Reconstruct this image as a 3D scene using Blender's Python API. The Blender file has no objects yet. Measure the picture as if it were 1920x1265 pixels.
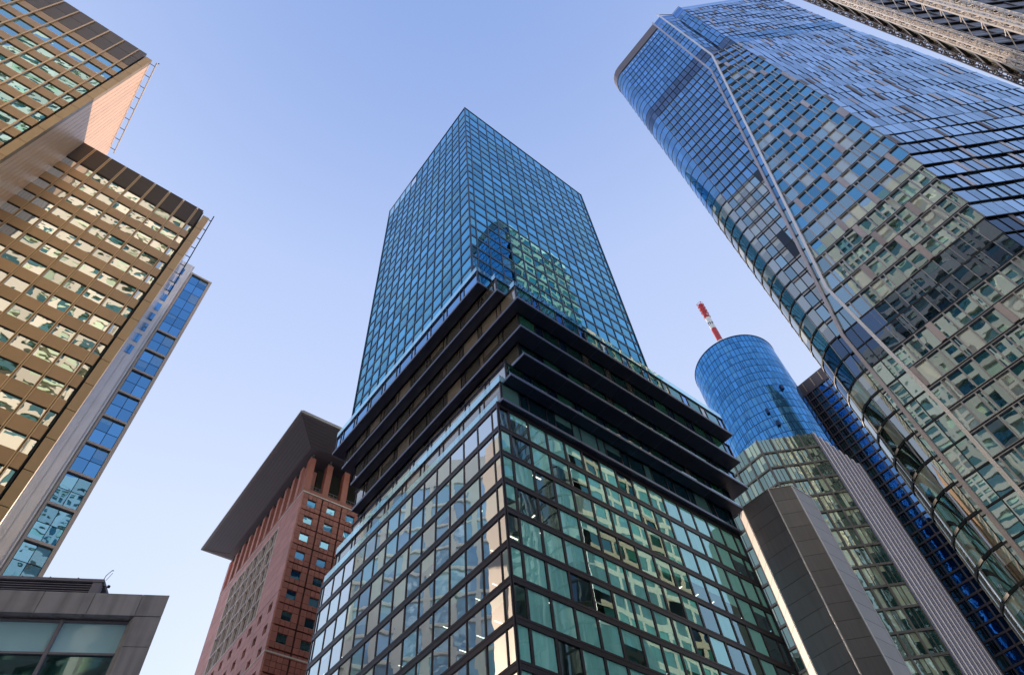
import bpy, math, random
from mathutils import Vector, Matrix
random.seed(7)
S = bpy.context.scene
COL = S.collection
PI = math.pi
rad = math.radians

# ------------------------------------------------------------------ camera
FPX, ROLL, PITCH, YAW = 1280.76374, -.122505138, .960767876, .765728804
CAM = Vector((0, 0, 1.6))
Fw = Vector((0, math.cos(PITCH), math.sin(PITCH)))
_U = Vector((0, -math.sin(PITCH), math.cos(PITCH)))
_X = Vector((1, 0, 0))
Rt = _X*math.cos(ROLL) + _U*math.sin(ROLL)
Up = -_X*math.sin(ROLL) + _U*math.cos(ROLL)
cam = bpy.data.cameras.new('camera')
cam.sensor_width = 36
cam.lens = FPX/1920*36
cam.clip_start = .1
cam.clip_end = 6000
co = bpy.data.objects.new('camera', cam)
M = Matrix((Rt, Up, -Fw)).transposed().to_4x4()
M.translation = CAM
co.matrix_world = M
COL.objects.link(co)
S.camera = co

def project(p):
    d = Vector(p)-CAM
    z = d.dot(Fw)
    if z <= .1: return None
    return 960+FPX*d.dot(Rt)/z, 632.5-FPX*d.dot(Up)/z

# street grid axes: R runs right-away, L runs left-away
RX, RY = math.cos(YAW), math.sin(YAW)
def G(u, v): return (u*RX-v*RY, u*RY+v*RX)
def azd(az, d): return (math.sin(rad(az))*d, math.cos(rad(az))*d)

# ------------------------------------------------------------------ materials
def nodes(name):
    m = bpy.data.materials.new(name); m.use_nodes = True
    n = m.node_tree.nodes; n.clear()
    return m, n, m.node_tree.links

def solid(name, col, rough=.6, metal=0., var=.12, scale=.6, streak=0., spec=.5, bump=0.):
    """painted / stone / metal surface with gentle large and small scale variation"""
    m, n, l = nodes(name)
    out = n.new('ShaderNodeOutputMaterial'); b = n.new('ShaderNodeBsdfPrincipled')
    l.new(b.outputs[0], out.inputs[0])
    tc = n.new('ShaderNodeTexCoord')
    nz = n.new('ShaderNodeTexNoise'); nz.inputs['Scale'].default_value = scale; nz.inputs['Detail'].default_value = 6
    l.new(tc.outputs['Object'], nz.inputs['Vector'])
    at = n.new('ShaderNodeAttribute'); at.attribute_name = 'rnd'
    sx = n.new('ShaderNodeSeparateColor'); l.new(at.outputs['Color'], sx.inputs[0])
    a = n.new('ShaderNodeMath'); a.operation = 'ADD'
    l.new(nz.outputs['Fac'], a.inputs[0])
    mu = n.new('ShaderNodeMath'); mu.operation = 'MULTIPLY'; mu.inputs[1].default_value = .7
    l.new(sx.outputs[0], mu.inputs[0]); l.new(mu.outputs[0], a.inputs[1])
    mr = n.new('ShaderNodeMapRange'); mr.inputs[1].default_value = .35; mr.inputs[2].default_value = 1.35
    mr.inputs[3].default_value = 1-var; mr.inputs[4].default_value = 1+var
    l.new(a.outputs[0], mr.inputs[0])
    val = mr.outputs[0]
    if streak:
        mp = n.new('ShaderNodeMapping'); mp.inputs['Scale'].default_value = (1.6, 1.6, .12)
        l.new(tc.outputs['Object'], mp.inputs[0])
        n2 = n.new('ShaderNodeTexNoise'); n2.inputs['Scale'].default_value = 1.5; n2.inputs['Detail'].default_value = 5
        l.new(mp.outputs[0], n2.inputs['Vector'])
        m2 = n.new('ShaderNodeMapRange'); m2.inputs[1].default_value = .42; m2.inputs[2].default_value = .7
        m2.inputs[3].default_value = 1; m2.inputs[4].default_value = 1-streak
        l.new(n2.outputs['Fac'], m2.inputs[0])
        mm = n.new('ShaderNodeMath'); mm.operation = 'MULTIPLY'
        l.new(val, mm.inputs[0]); l.new(m2.outputs[0], mm.inputs[1]); val = mm.outputs[0]
    h = n.new('ShaderNodeHueSaturation'); h.inputs['Color'].default_value = (*col, 1)
    l.new(val, h.inputs['Value']); l.new(h.outputs[0], b.inputs['Base Color'])
    b.inputs['Roughness'].default_value = rough; b.inputs['Metallic'].default_value = metal
    b.inputs['Specular IOR Level'].default_value = spec
    if bump:
        bp = n.new('ShaderNodeBump'); bp.inputs['Distance'].default_value = bump; bp.inputs['Strength'].default_value = 1
        l.new(nz.outputs['Fac'], bp.inputs['Height']); l.new(bp.outputs[0], b.inputs['Normal'])
    return m

def pane_normal(n, l, pillow, tilt, noise, nscale):
    """height field of a float-glass pane: slight pillow, random lean, slow ripples"""
    tc = n.new('ShaderNodeTexCoord'); uv = n.new('ShaderNodeUVMap'); uv.uv_map = 'UVMap'
    at = n.new('ShaderNodeAttribute'); at.attribute_name = 'rnd'
    rs = n.new('ShaderNodeSeparateColor'); l.new(at.outputs['Color'], rs.inputs[0])
    s = n.new('ShaderNodeSeparateXYZ'); l.new(uv.outputs[0], s.inputs[0])
    def math_(op, a, b=None):
        q = n.new('ShaderNodeMath'); q.operation = op
        for i, x in enumerate((a, b)):
            if x is None: continue
            if isinstance(x, (int, float)): q.inputs[i].default_value = x
            else: l.new(x, q.inputs[i])
        return q.outputs[0]
    ux = math_('SUBTRACT', s.outputs[0], .5); uy = math_('SUBTRACT', s.outputs[1], .5)
    pil = math_('ADD', math_('MULTIPLY', ux, ux), math_('MULTIPLY', uy, uy))
    pil = math_('MULTIPLY', pil, math_('MULTIPLY', math_('SUBTRACT', rs.outputs[2], .25), pillow))
    tl = math_('ADD', math_('MULTIPLY', ux, math_('SUBTRACT', rs.outputs[0], .5)),
               math_('MULTIPLY', uy, math_('SUBTRACT', rs.outputs[2], .5)))
    tl = math_('MULTIPLY', tl, tilt)
    off = n.new('ShaderNodeVectorMath'); off.operation = 'MULTIPLY_ADD'
    l.new(at.outputs['Color'], off.inputs[0]); off.inputs[1].default_value = (37, 37, 37)
    l.new(tc.outputs['Object'], off.inputs[2])
    nz = n.new('ShaderNodeTexNoise'); nz.inputs['Scale'].default_value = nscale; nz.inputs['Detail'].default_value = 1.5
    l.new(off.outputs[0], nz.inputs['Vector'])
    h = math_('ADD', math_('ADD', pil, tl), math_('MULTIPLY', nz.outputs['Fac'], noise))
    bp = n.new('ShaderNodeBump'); bp.inputs['Distance'].default_value = 1; bp.inputs['Strength'].default_value = 1
    l.new(h, bp.inputs['Height'])
    return bp.outputs[0], rs, s, math_

def glass(name, tint, refl, dark, blind, pblind=.4, blind_len=None, pillow=.03, tilt=.012, noise=.004, nscale=.5, rough=.012, power=3.):
    """mirror-coated office glazing in front of a dark room with roller blinds at random heights"""
    m, n, l = nodes(name)
    out = n.new('ShaderNodeOutputMaterial')
    nor, rs, s, mt = pane_normal(n, l, pillow, tilt, noise, nscale)
    g = n.new('ShaderNodeBsdfGlossy'); g.inputs['Color'].default_value = (*tint, 1); g.inputs['Roughness'].default_value = rough
    l.new(nor, g.inputs['Normal'])
    d = n.new('ShaderNodeBsdfDiffuse')
    # blind drawn to height: uv.y > 1-len
    drawn = mt('LESS_THAN', rs.outputs[1], pblind)
    ln = mt('MULTIPLY', mt('FRACT', mt('MULTIPLY', rs.outputs[0], 7.3)), 1.35) if blind_len is None else blind_len
    cover = mt('GREATER_THAN', s.outputs[1], mt('SUBTRACT', 1., ln))
    fac = mt('MULTIPLY', drawn, cover)
    mx = n.new('ShaderNodeMix'); mx.data_type = 'RGBA'
    l.new(fac, mx.inputs['Factor']); mx.inputs['A'].default_value = (*dark, 1); mx.inputs['B'].default_value = (*blind, 1)
    hs = n.new('ShaderNodeHueSaturation'); l.new(mx.outputs['Result'], hs.inputs['Color'])
    l.new(mt('ADD', .75, mt('MULTIPLY', rs.outputs[2], .5)), hs.inputs['Value'])
    l.new(hs.outputs[0], d.inputs['Color'])
    lw = n.new('ShaderNodeLayerWeight'); lw.inputs['Blend'].default_value = .5
    f = mt('ADD', refl, mt('MULTIPLY', mt('POWER', lw.outputs['Facing'], power), 1-refl))
    wc = n.new('ShaderNodeMix'); wc.data_type = 'RGBA'; l.new(mt('POWER', lw.outputs['Facing'], 7), wc.inputs['Factor'])
    wc.inputs['A'].default_value = (*tint, 1); wc.inputs['B'].default_value = (.95, .97, 1, 1)
    hv = n.new('ShaderNodeHueSaturation'); l.new(wc.outputs['Result'], hv.inputs['Color']); l.new(mt('ADD', .70, mt('MULTIPLY', rs.outputs[1], .45)), hv.inputs['Value'])
    l.new(hv.outputs[0], g.inputs['Color'])
    ms = n.new('ShaderNodeMixShader'); l.new(f, ms.inputs[0]); l.new(d.outputs[0], ms.inputs[1]); l.new(g.outputs[0], ms.inputs[2])
    l.new(ms.outputs[0], out.inputs[0])
    return m

def clear_glass(name, tint, refl, thru, pillow=.03, tilt=.012, noise=.004, nscale=.5, power=3.):
    m, n, l = nodes(name)
    out = n.new('ShaderNodeOutputMaterial')
    nor, rs, s, mt = pane_normal(n, l, pillow, tilt, noise, nscale)
    g = n.new('ShaderNodeBsdfGlossy'); g.inputs['Color'].default_value = (*tint, 1); g.inputs['Roughness'].default_value = .01
    l.new(nor, g.inputs['Normal'])
    t = n.new('ShaderNodeBsdfTransparent'); t.inputs['Color'].default_value = (*thru, 1)
    lw = n.new('ShaderNodeLayerWeight'); lw.inputs['Blend'].default_value = .5
    f = mt('ADD', refl, mt('MULTIPLY', mt('POWER', lw.outputs['Facing'], power), 1-refl))
    ms = n.new('ShaderNodeMixShader'); l.new(f, ms.inputs[0]); l.new(t.outputs[0], ms.inputs[1]); l.new(g.outputs[0], ms.inputs[2])
    l.new(ms.outputs[0], out.inputs[0])
    return m

def lamp(name, col, st):
    m, n, l = nodes(name)
    out = n.new('ShaderNodeOutputMaterial'); e = n.new('ShaderNodeEmission')
    e.inputs[0].default_value = (*col, 1); e.inputs[1].default_value = st
    l.new(e.outputs[0], out.inputs[0]); return m

MT = dict(
 om_tower=glass('teal_tower_glazing', (.15, .58, .84), .62, (.012, .04, .045), (.22, .48, .48), .45, None, .02, .016, .003, .5),
 om_low=clear_glass('teal_podium_glazing', (.62, .92, .98), .24, (.90, 1., .98), .022, .010, .0045, .4),
 om_left=clear_glass('sky_podium_glazing', (.90, .98, 1.), .60, (.80, .98, .95), .03, .012, .007, .35),
 om_back=glass('sunlit_rear_glazing', (.7, .9, .98), .35, (.10, .16, .16), (.72, .74, .66), .85),  # rear panes paler than the front, their sunlit look put into the colour
 om_dark=glass('smoked_terrace_glazing', (.70, .72, .70), .42, (.15, .15, .13), (.40, .36, .30), .5, None, .02, .012, .006, .6),
 om_green=glass('green_terrace_glazing', (.35, .62, .7), .26, (.015, .06, .05), (.04, .17, .12), .5, None, .02, .01, .006, .6),
 om_blue=glass('blue_terrace_panel', (.3, .55, .95), .45, (.01, .03, .07), (.02, .06, .12), .3, None, .01, .01, .004, .6),
 rail_glass=clear_glass('clear_balustrade_glass', (.75, .95, 1), .22, (.78, .93, .93), .01, .02, .002, .7),
 bronze=solid('dark_bronze_metal', (.030, .024, .034), .34, .35, .2, .5),
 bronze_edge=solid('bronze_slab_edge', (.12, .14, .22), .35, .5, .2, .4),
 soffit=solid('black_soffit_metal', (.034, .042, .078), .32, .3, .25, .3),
 teal_bar=solid('teal_mullion_metal', (.012, .05, .10), .35, .4, .15, .5),
 dark=solid('dark_interior', (.03, .035, .035), .9),
 slab=solid('concrete_floor_slab', (.30, .33, .31), .9),
 blindt=solid('teal_roller_blind', (.50, .92, .86), .9, 0, .12, .3, .12),
 blindw=solid('cream_roller_blind', (.70, .78, .64), .9, 0, .12, .3, .12),
 ceil_lamp=lamp('office_ceiling_light', (1, .93, .78), 2.6),
 r_a=glass('blue_tower_glazing', (.25, .52, .84), .60, (.012, .022, .03), (.10, .20, .24), .35, None, .02, .014, .003, .5),
 r_b=glass('blue_framed_glazing', (.24, .58, .86), .50, (.012, .05, .08), (.80, .78, .62), .05, 1.2, .03, .022, .005, .4),
 r_low=glass('neutral_framed_glazing', (.50, .70, .80), .52, (.02, .045, .045), (.85, .80, .64), .2, 1.2, .03, .022, .006, .4),  # low-floor copy of the framed glass, creamy reflection put into the tint
 r_dark=glass('dark_plant_and_reflection_glazing', (.22, .32, .48), .40, (.006, .010, .014), (.02, .03, .04), .3, None, .02, .02, .006, .5),  # plant floors, and low plane C panes with a dark reflection painted in
 r_c=glass('sky_blue_glazing', (.46, .66, .90), .66, (.02, .03, .05), (.12, .2, .3), .3, None, .02, .018, .004, .4),
 r_round=glass('curved_corner_glazing', (.80, .84, .82), .42, (.03, .04, .03), (.50, .52, .42), .40, None, .02, .01, .006, .5),
 r_frame=solid('pale_anodised_frame', (.40, .385, .385), .35, .6, .15, .5),
 r_pink=solid('rosy_metal_panel', (.46, .40, .40), .30, .6, .25, .25),
 r_gap=solid('black_shadow_gap', (.012, .012, .014), .5),
 r_bar=solid('navy_mullion_metal', (.014, .026, .05), .35, .5),
 r_rib=solid('polished_rib_metal', (.82, .77, .75), .25, .5, .15, .3),
 r_side=solid('sandy_side_cladding', (.30, .25, .17), .6, .1, .1, .4),
 r_cap=solid('taupe_crown_cladding', (.16, .13, .14), .5, .2, .1, 1.),
 cyl=glass('cobalt_glazing', (.13, .44, .88), .56, (.005, .06, .18), (.10, .32, .55), .35, None, .02, .020, .002, .4),
 cyl_bar=solid('navy_glazing_bar', (.008, .035, .11), .4, .4),
 g_glass=glass('pale_green_glazing', (.70, .92, .80), .30, (.015, .07, .06), (.62, .72, .50), .50, None, .03, .02, .010, .6),
 g_bar=solid('grey_green_mullion', (.17, .155, .135), .4, .5),
 g_fin=solid('champagne_fin_metal', (.74, .62, .54), .35, .2, .15, .3),
 lav=solid('lavender_fin_panel', (.26, .29, .52), .3, .2, .15, .3),
 d_blue=glass('deep_blue_glazing', (.17, .36, .66), .70, (.004, .012, .04), (.02, .05, .15), .3, None, .03, .03, .02, .7),
 d_black=glass('black_glazing', (.30, .36, .36), .25, (.004, .005, .005), (.02, .05, .04), .25, None, .02, .02, .01, .7),
 d_bar=solid('brown_grey_grid_metal', (.13, .10, .095), .4, .5),
 grey=solid('grey_metal_cassette', (.20, .192, .212), .42, .35, .10, .25, .12),
 grey_seam=solid('dark_joint', (.05, .047, .047), .6),
 grey_edge=solid('pale_edge_trim', (.5, .47, .45), .3, .6),
 gold=solid('gold_bronze_spandrel', (.35, .22, .115), .36, .45, .10, .3),
 gold_bar=solid('gold_mullion', (.52, .36, .21), .32, .6),
 gold_band=solid('ochre_corner_cladding', (.40, .265, .135), .42, .35, .08, .3),
 gold_crown=solid('dark_brown_louvre', (.085, .066, .058), .45, .4, .12, .5),
 gold_glass=glass('bronze_tower_glazing', (.84, .92, .90), .62, (.012, .02, .018), (.08, .09, .07), .25, None, .05, .022, .012, .55),
 gold_glass_up=glass('teal_bronze_glazing', (.50, .82, .95), .55, (.01, .04, .045), (.06, .14, .14), .35, None, .04, .02, .010, .55),
 peach=solid('peach_metal_cladding', (.92, .60, .38), .38, .15, .05, .3),
 mirror=solid('polished_steel_cladding', (.72, .70, .74), .10, 1., .05, .3),
 silver=solid('brushed_silver_metal', (.74, .71, .72), .25, .35, .10, .4, .1),
 beige=solid('beige_metal_frame', (.50, .42, .37), .45, .3, .06, .4),
 strip=glass('blue_stair_glazing', (.16, .42, .78), .62, (.01, .05, .12), (.30, .36, .30), .25, None, .03, .02, .008, .5),
 black=solid('black_steel', (.02, .02, .022), .5, .5),
 white=solid('white_painted_steel', (.78, .78, .76), .4, 0, .05),
 red=solid('red_painted_steel', (.52, .03, .03), .45, 0, .1),
 stone=solid('weathered_grey_stone', (.48, .46, .49), .85, 0, .16, 2.2, .35, .3, .004),
 stone_trim=solid('grey_aluminium_trim', (.26, .25, .31), .4, .5),
 st_up=glass('frosted_blue_glazing', (.60, .80, .90), .07, (.42, .70, .84), (.42, .70, .82), .8, 1.3, .01, .008, .004, .5),
 st_low=clear_glass('dark_teal_office_glazing', (.5, .8, .95), .22, (.40, .75, .80), .01, .008, .004, .5),
 j_red_shade=solid('shaded_red_granite', (.31, .115, .095), .55, 0, .18, .9, .10, .4),  # granite of the right face, shade put into the colour
 j_red_lit=solid('lit_red_granite', (.47, .22, .20), .55, 0, .16, .9, .10, .4),  # same granite on the left face, brighter light put into the colour
 j_joint=solid('dark_granite_joint', (.06, .03, .032), .8),
 j_pale=solid('pale_stone_band', (.55, .49, .48), .6),
 j_glass=glass('square_window_glazing', (.30, .66, .92), .62, (.006, .02, .03), (.10, .22, .26), .5, None, .01, .02, .01, .8),
 j_grid=glass('grey_bay_glazing', (.45, .50, .58), .16, (.015, .015, .018), (.20, .20, .20), .2),
 j_can=solid('slate_canopy_metal', (.12, .12, .155), .5, .3, .10, .2),
 j_line=solid('dark_canopy_seam', (.07, .065, .08), .6),
 j_rim=solid('grey_canopy_rim', (.22, .22, .24), .4, .4),
 grey_sunlit=solid('sunlit_shaft_cladding', (.36, .29, .24), .7, 0, .06, .3),  # west facet of the grey shaft, sunlight put into its cladding colour
 cream=solid('cream_limestone', (.60, .55, .48), .7, 0, .08, .3),
 white_st=solid('white_render', (.92, .89, .82), .7, 0, .06, .3),
 lattice=solid('pale_scaffold_steel', (.66, .60, .54), .45, .3, .2, .8),
 lattice_d=solid('dark_scaffold_steel', (.10, .09, .10), .5, .3, .2, .8),
 t_panel=solid('slate_office_panel', (.11, .105, .13), .35, .5, .15, .5),
 w_glass=glass('painted_sky_glazing', (.6, .8, 1.), .22, (.42, .62, .82), (.62, .78, .88), .4),  # pale blue pane colour stands in for mirrored sky
 ground=solid('grey_stone_paving', (.23, .225, .23), .9, 0, .15, .3),
)

# ------------------------------------------------------------------ mesh builder
class MB:
    def __init__(s): s.v = []; s.f = []; s.m = []; s.r = []; s.uv = []; s.n = []; s.mats = []
    def mi(s, m):
        if m not in s.mats: s.mats.append(m)
        return s.mats.index(m)
    def quad(s, p, m, r=None, uv=None, nrm=None):
        i = len(s.v); s.v += [tuple(q) for q in p]; k = len(p)
        s.f.append(tuple(range(i, i+k))); s.m.append(s.mi(m))
        s.r.append(r or (random.random(), random.random(), random.random()))
        s.uv.append(uv or ((0, 0), (1, 0), (1, 1), (0, 1))[:k] if k <= 4 else [(0, 0)]*k)
        s.n.append(nrm)
    def box(s, o, a, b, c, m, r=None):
        """box from corner o with edge vectors a, b, c (right handed)"""
        o, a, b, c = map(Vector, (o, a, b, c))
        r = r or (random.random(), random.random(), random.random())
        P = [o, o+a, o+a+b, o+b, o+c, o+a+c, o+a+b+c, o+b+c]
        if a.cross(b).dot(c) < 0: fs = ((0, 1, 2, 3), (4, 7, 6, 5), (0, 4, 5, 1), (1, 5, 6, 2), (2, 6, 7, 3), (3, 7, 4, 0))
        else: fs = ((0, 3, 2, 1), (4, 5, 6, 7), (0, 1, 5, 4), (1, 2, 6, 5), (2, 3, 7, 6), (3, 0, 4, 7))
        for f in fs: s.quad([P[i] for i in f], m, r)
    def tube(s, p0, p1, rr, m, k=4, r1=None):
        p0, p1 = Vector(p0), Vector(p1); d = (p1-p0).normalized()
        x = d.orthogonal().normalized(); y = d.cross(x); r1 = rr if r1 is None else r1
        rn = (random.random(),)*3
        A = [p0+(x*math.cos(2*PI*i/k)+y*math.sin(2*PI*i/k))*rr for i in range(k)]
        B = [p1+(x*math.cos(2*PI*i/k)+y*math.sin(2*PI*i/k))*r1 for i in range(k)]
        for i in range(k):
            j = (i+1) % k; s.quad([A[i], A[j], B[j], B[i]], m, rn)
        s.quad(A[::-1], m, rn); s.quad(B, m, rn)
    def prism(s, pts, z0, z1, m, cap=True):
        """vertical prism over 2D polygon (counter-clockwise)"""
        k = len(pts); ar = sum(pts[i][0]*pts[(i+1) % k][1]-pts[(i+1) % k][0]*pts[i][1] for i in range(k))
        if ar < 0: pts = pts[::-1]
        for i in range(k):
            a, b = pts[i], pts[(i+1) % k]
            s.quad([(*a, z0), (*b, z0), (*b, z1), (*a, z1)], m)
        if cap:
            s.quad([(*p, z1) for p in pts], m); s.quad([(*p, z0) for p in pts[::-1]], m)
    def build(s, name, parent=None, tag=None):
        if not s.f: return None
        me = bpy.data.meshes.new(name); me.from_pydata(s.v, [], s.f)
        for m in s.mats: me.materials.append(MT[m])
        me.polygons.foreach_set('material_index', s.m)
        at = me.attributes.new('rnd', 'FLOAT_COLOR', 'CORNER')
        buf = []; ub = []; has = any(x is not None for x in s.n)
        for f, r, u in zip(s.f, s.r, s.uv):
            buf += [*r, 1.]*len(f)
            for q in u: ub += q
        at.data.foreach_set('color', buf)
        ul = me.uv_layers.new(name='UVMap'); ul.data.foreach_set('uv', ub)
        if has:
            me.polygons.foreach_set('use_smooth', [True]*len(s.f))
            ln = []
            for pl, q in zip(me.polygons, s.n):
                ln += [tuple(pl.normal)]*pl.loop_total if q is None else [tuple(x) for x in q]
            me.normals_split_custom_set(ln)
        me.update()
        o = bpy.data.objects.new(name, me); COL.objects.link(o)
        if parent: o.parent = parent
        if tag:
            for k, v in tag.items(): o[k] = v
        return o

def thing(name, label, cat, group=None, loc=(0, 0, 0)):
    o = bpy.data.objects.new(name, None); COL.objects.link(o); o.location = loc
    o.empty_display_size = .5
    o['label'] = label; o['category'] = cat
    if group: o['group'] = group
    return o

class Panes:
    """collects window panes of one building; the 100 that show largest become window parts of their own"""
    def __init__(s): s.l = []
    def add(s, p, m, nrm=None, r=None):
        s.l.append((p, m, nrm, r or (random.random(), random.random(), random.random())))
    def area(s, p):
        c = sum((Vector(q) for q in p), Vector())/4
        n = (Vector(p[1])-Vector(p[0])).cross(Vector(p[3])-Vector(p[0]))
        if n.dot(CAM-c) <= 0: return 0
        q = [project(x) for x in p]
        if any(x is None for x in q): return 0
        if not all(-30 < x[0] < 1950 and -30 < x[1] < 1295 for x in q): return 0
        return abs(sum(q[i][0]*q[(i+1) % 4][1]-q[(i+1) % 4][0]*q[i][1] for i in range(4)))/2
    def flush(s, root, top=100, name='window'):
        order = sorted(s.l, key=lambda x: -s.area(x[0]))
        rest = MB()
        for i, (p, m, nrm, r) in enumerate(order):
            if i < top and s.area(p) > 0:
                b = MB(); c = sum((Vector(q) for q in p), Vector())/4
                b.quad([Vector(q)-c for q in p], m, r, None, nrm)
                o = b.build(name, root); o.location = c
            else: rest.quad(p, m, r, None, nrm)
        rest.build(name, root, {'kind': 'stuff'})

def wall(F, P, p0, p1, zl, xl, outn, depth, sp, mw, mf, ms, mp, spf=None, skip=None, matfn=None, bars=True, proud=.0, spo=.03):
    """curtain wall from p0 to p1 (2D). zl floor lines, xl distances of mullions, outn = 2D point on the outer side"""
    p0, p1 = Vector(p0), Vector(p1); t = (p1-p0).normalized()
    n = Vector((t.y, -t.x))
    if (Vector(outn)-p0).dot(n) < 0: n = -n
    def pt(x, o, z): q = p0+t*x+n*o; return Vector((q.x, q.y, z))
    flip = Vector((t.x, t.y, 0)).cross(Vector((0, 0, 1))).dot(Vector((n.x, n.y, 0))) < 0
    N3 = Vector((n.x, n.y, 0)); T3 = Vector((t.x, t.y, 0))
    for j in range(len(zl)-1):
        z0, z1 = zl[j], zl[j+1]
        for i in range(len(xl)-1):
            x0, x1 = xl[i]+mw/2, xl[i+1]-mw/2
            if x1 <= x0+.02 or (skip and skip(i, j, (x0+x1)/2, (z0+z1)/2)): continue
            m = matfn(i, j) if matfn else mp
            q = [pt(x0, -depth, z0+sp), pt(x1, -depth, z0+sp), pt(x1, -depth, z1), pt(x0, -depth, z1)]
            if flip: q = [q[1], q[0], q[3], q[2]]
            P.add(q, m)
    if bars:
        for x in xl:
            F.box(pt(x-mw/2, -depth-.05, zl[0]), T3*mw, N3*(depth+.05+proud), Vector((0, 0, zl[-1]-zl[0])), mf)
        if sp > 0:
            for j in range(len(zl)-1):
                F.box(pt(xl[0], -depth-.045, zl[j]), T3*(xl[-1]-xl[0]), N3*(depth+.045-spo), Vector((0, 0, sp)), ms)
    return pt, T3, N3

def rng(a, b, st):
    o = [a]
    while o[-1]+st < b-.25*st: o.append(o[-1]+st)
    o.append(b); return o

# ------------------------------------------------------------------ ground
g = MB(); g.quad([(-1500, -1500, 0), (1500, -1500, 0), (1500, 1500, 0), (-1500, 1500, 0)], 'ground')
g.build('ground', None, {'kind': 'structure'})

# ================================================================== central glass tower
U0 = -5.1235*RX+54.2072*RY; V0 = 5.1235*RY+54.2072*RX
def O(u, v): return G(U0+u, V0+v)
T = thing('glass_office_tower', 'tall teal glass tower in the centre with dark stepped terraces halfway up', 'tower', None, (*O(20, 18), 0))
def kid(mb, name, root, tag=None):
    o = mb.build(name, root, tag)
    if o: o.matrix_parent_inverse = Matrix.Translation(root.location).inverted()
    return o
_b = MB.build
def build2(s, name, parent=None, tag=None):
    o = _b(s, name, parent, tag)
    if o and parent and parent.type == 'EMPTY': o.matrix_parent_inverse = Matrix.Translation(parent.location).inverted()
    return o
MB.build = build2

P = Panes(); F = MB()
# --- tower shaft
zt = [89.5, 93.3]+[97.2+3.9*i for i in range(21)]+[178.8, 184, 190.1]
xr = [0, 1.5]+[1.5+2.82*i for i in range(1, 15)]+[42.48]
xlft = [0]+[3.1+2.88*i for i in range(0, 12)]+[37.6]
wall(F, P, O(0, 0), O(42.48, 0), zt, xr, O(0, -5), .12, .62, .2, 'teal_bar', 'teal_bar', 'om_tower', proud=.02)
wall(F, P, O(0, 0), O(0, 37.6), zt, xlft, O(-5, 0), .12, .62, .2, 'teal_bar', 'teal_bar', 'om_tower', proud=.02,
     skip=lambda i, j, x, z: z > 184 and x > 24)
wall(F, P, O(42.48, 0), O(42.48, 37.6), zt, xlft, O(60, 0), .12, .62, .2, 'teal_bar', 'teal_bar', 'om_back')
wall(F, P, O(0, 37.6), O(42.48, 37.6), zt, xr, O(0, 60), .12, .62, .2, 'teal_bar', 'teal_bar', 'om_back')
F.build('mullion_grid', T)
b = MB(); b.prism([O(.3, .3), O(42.2, .3), O(42.2, 37.3), O(.3, 37.3)], 85, 183.8, 'dark'); b.build('core', T)
b = MB()
for (a_, c_, o_) in ((O(-.03, -.03), O(42.5, -.03), (0, .35)), (O(-.03, -.03), O(-.03, 37.63), (.35, 0))):
    a_, c_ = Vector(a_), Vector(c_); b.box((*a_, 190.0), (c_-a_).to_3d(), (Vector(G(*o_))).to_3d(), (0, 0, .28), 'teal_bar')
b.build('parapet_coping', T)
b = MB()
for i in range(9, 13):
    x0, x1 = xlft[i], xlft[i+1] if i+1 < len(xlft) else 37.6
    b.box((*O(.05, x0), 184.2), (Vector(O(.05, x1))-Vector(O(.05, x0))).to_3d(), (Vector(O(.12, x0))-Vector(O(.05, x0))).to_3d(), (0, 0, 5.7), 'rail_glass')
b.build('crown_screen', T)

# --- podium, see-through glazing with rooms behind
PU0, PU1, PV0, PV1 = -.3, 42.5, -4., 36.5
zp = [z for z in [42.8+3.9*i for i in range(-11, 6)] if z >= -.2]; zp[0] = 0
F = MB(); PP = Panes()
xpr = [0, 1.58]+[1.58+2.83*i for i in range(1, 15)]+[42.8]
xpl = [0, 1.3]+[1.3+2.75*i for i in range(1, 15)]+[40.5]
bandr = .76
def podium_side(a, c, xs, out, bl):
    pt, T3, N3 = wall(F, PP, a, c, zp, xs, out, .09, 0, .28 if bl else .15, 'bronze', 'bronze', 'om_low' if bl else 'om_left')
    L = (Vector(c)-Vector(a)).length
    for z in zp[1:]:
        F.box(pt(-.0, -.3, z-bandr), T3*L, N3*.335, (0, 0, bandr*.31), 'bronze')
        F.box(pt(-.0, -.3, z-bandr*.66), T3*L, N3*.315, (0, 0, bandr*.30), 'bronze')
        F.box(pt(-.0, -.3, z-bandr*.33), T3*L, N3*.335, (0, 0, bandr*.33), 'bronze')
    return pt, T3, N3
ptr, Tr, Nr = podium_side(O(PU0, PV0), O(PU1, PV0), xpr, O(0, -20), True)
ptl, Tl, Nl = podium_side(O(PU0, PV0), O(PU0, PV1), xpl, O(-20, 0), False)
F.build('podium_frame', T)
F = MB()
wall(F, P, O(PU1, PV0), O(PU1, PV1), zp, xpl, O(80, 0), .2, .85, .3, 'bronze', 'bronze', 'om_tower')
F.build('rear_frame', T)
b = MB(); BL = []; lt = MB()
core = [O(PU0+9, PV0+9), O(PU1-.3, PV0+9), O(PU1-.3, PV1-.5), O(PU0+9, PV1-.5)]
b.prism(core, 0, 62, 'dark')
for z in zp[1:]:
    sb = MB(); sb.prism([O(PU0+.35, PV0+.35), O(PU1-.35, PV0+.35), O(PU1-.35, PV1-.35), O(PU0+.35, PV1-.35)], z-.75, z-.25, 'slab'); sb.build('floor_slab', T)
b.build('core', T)
random.seed(21)
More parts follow.
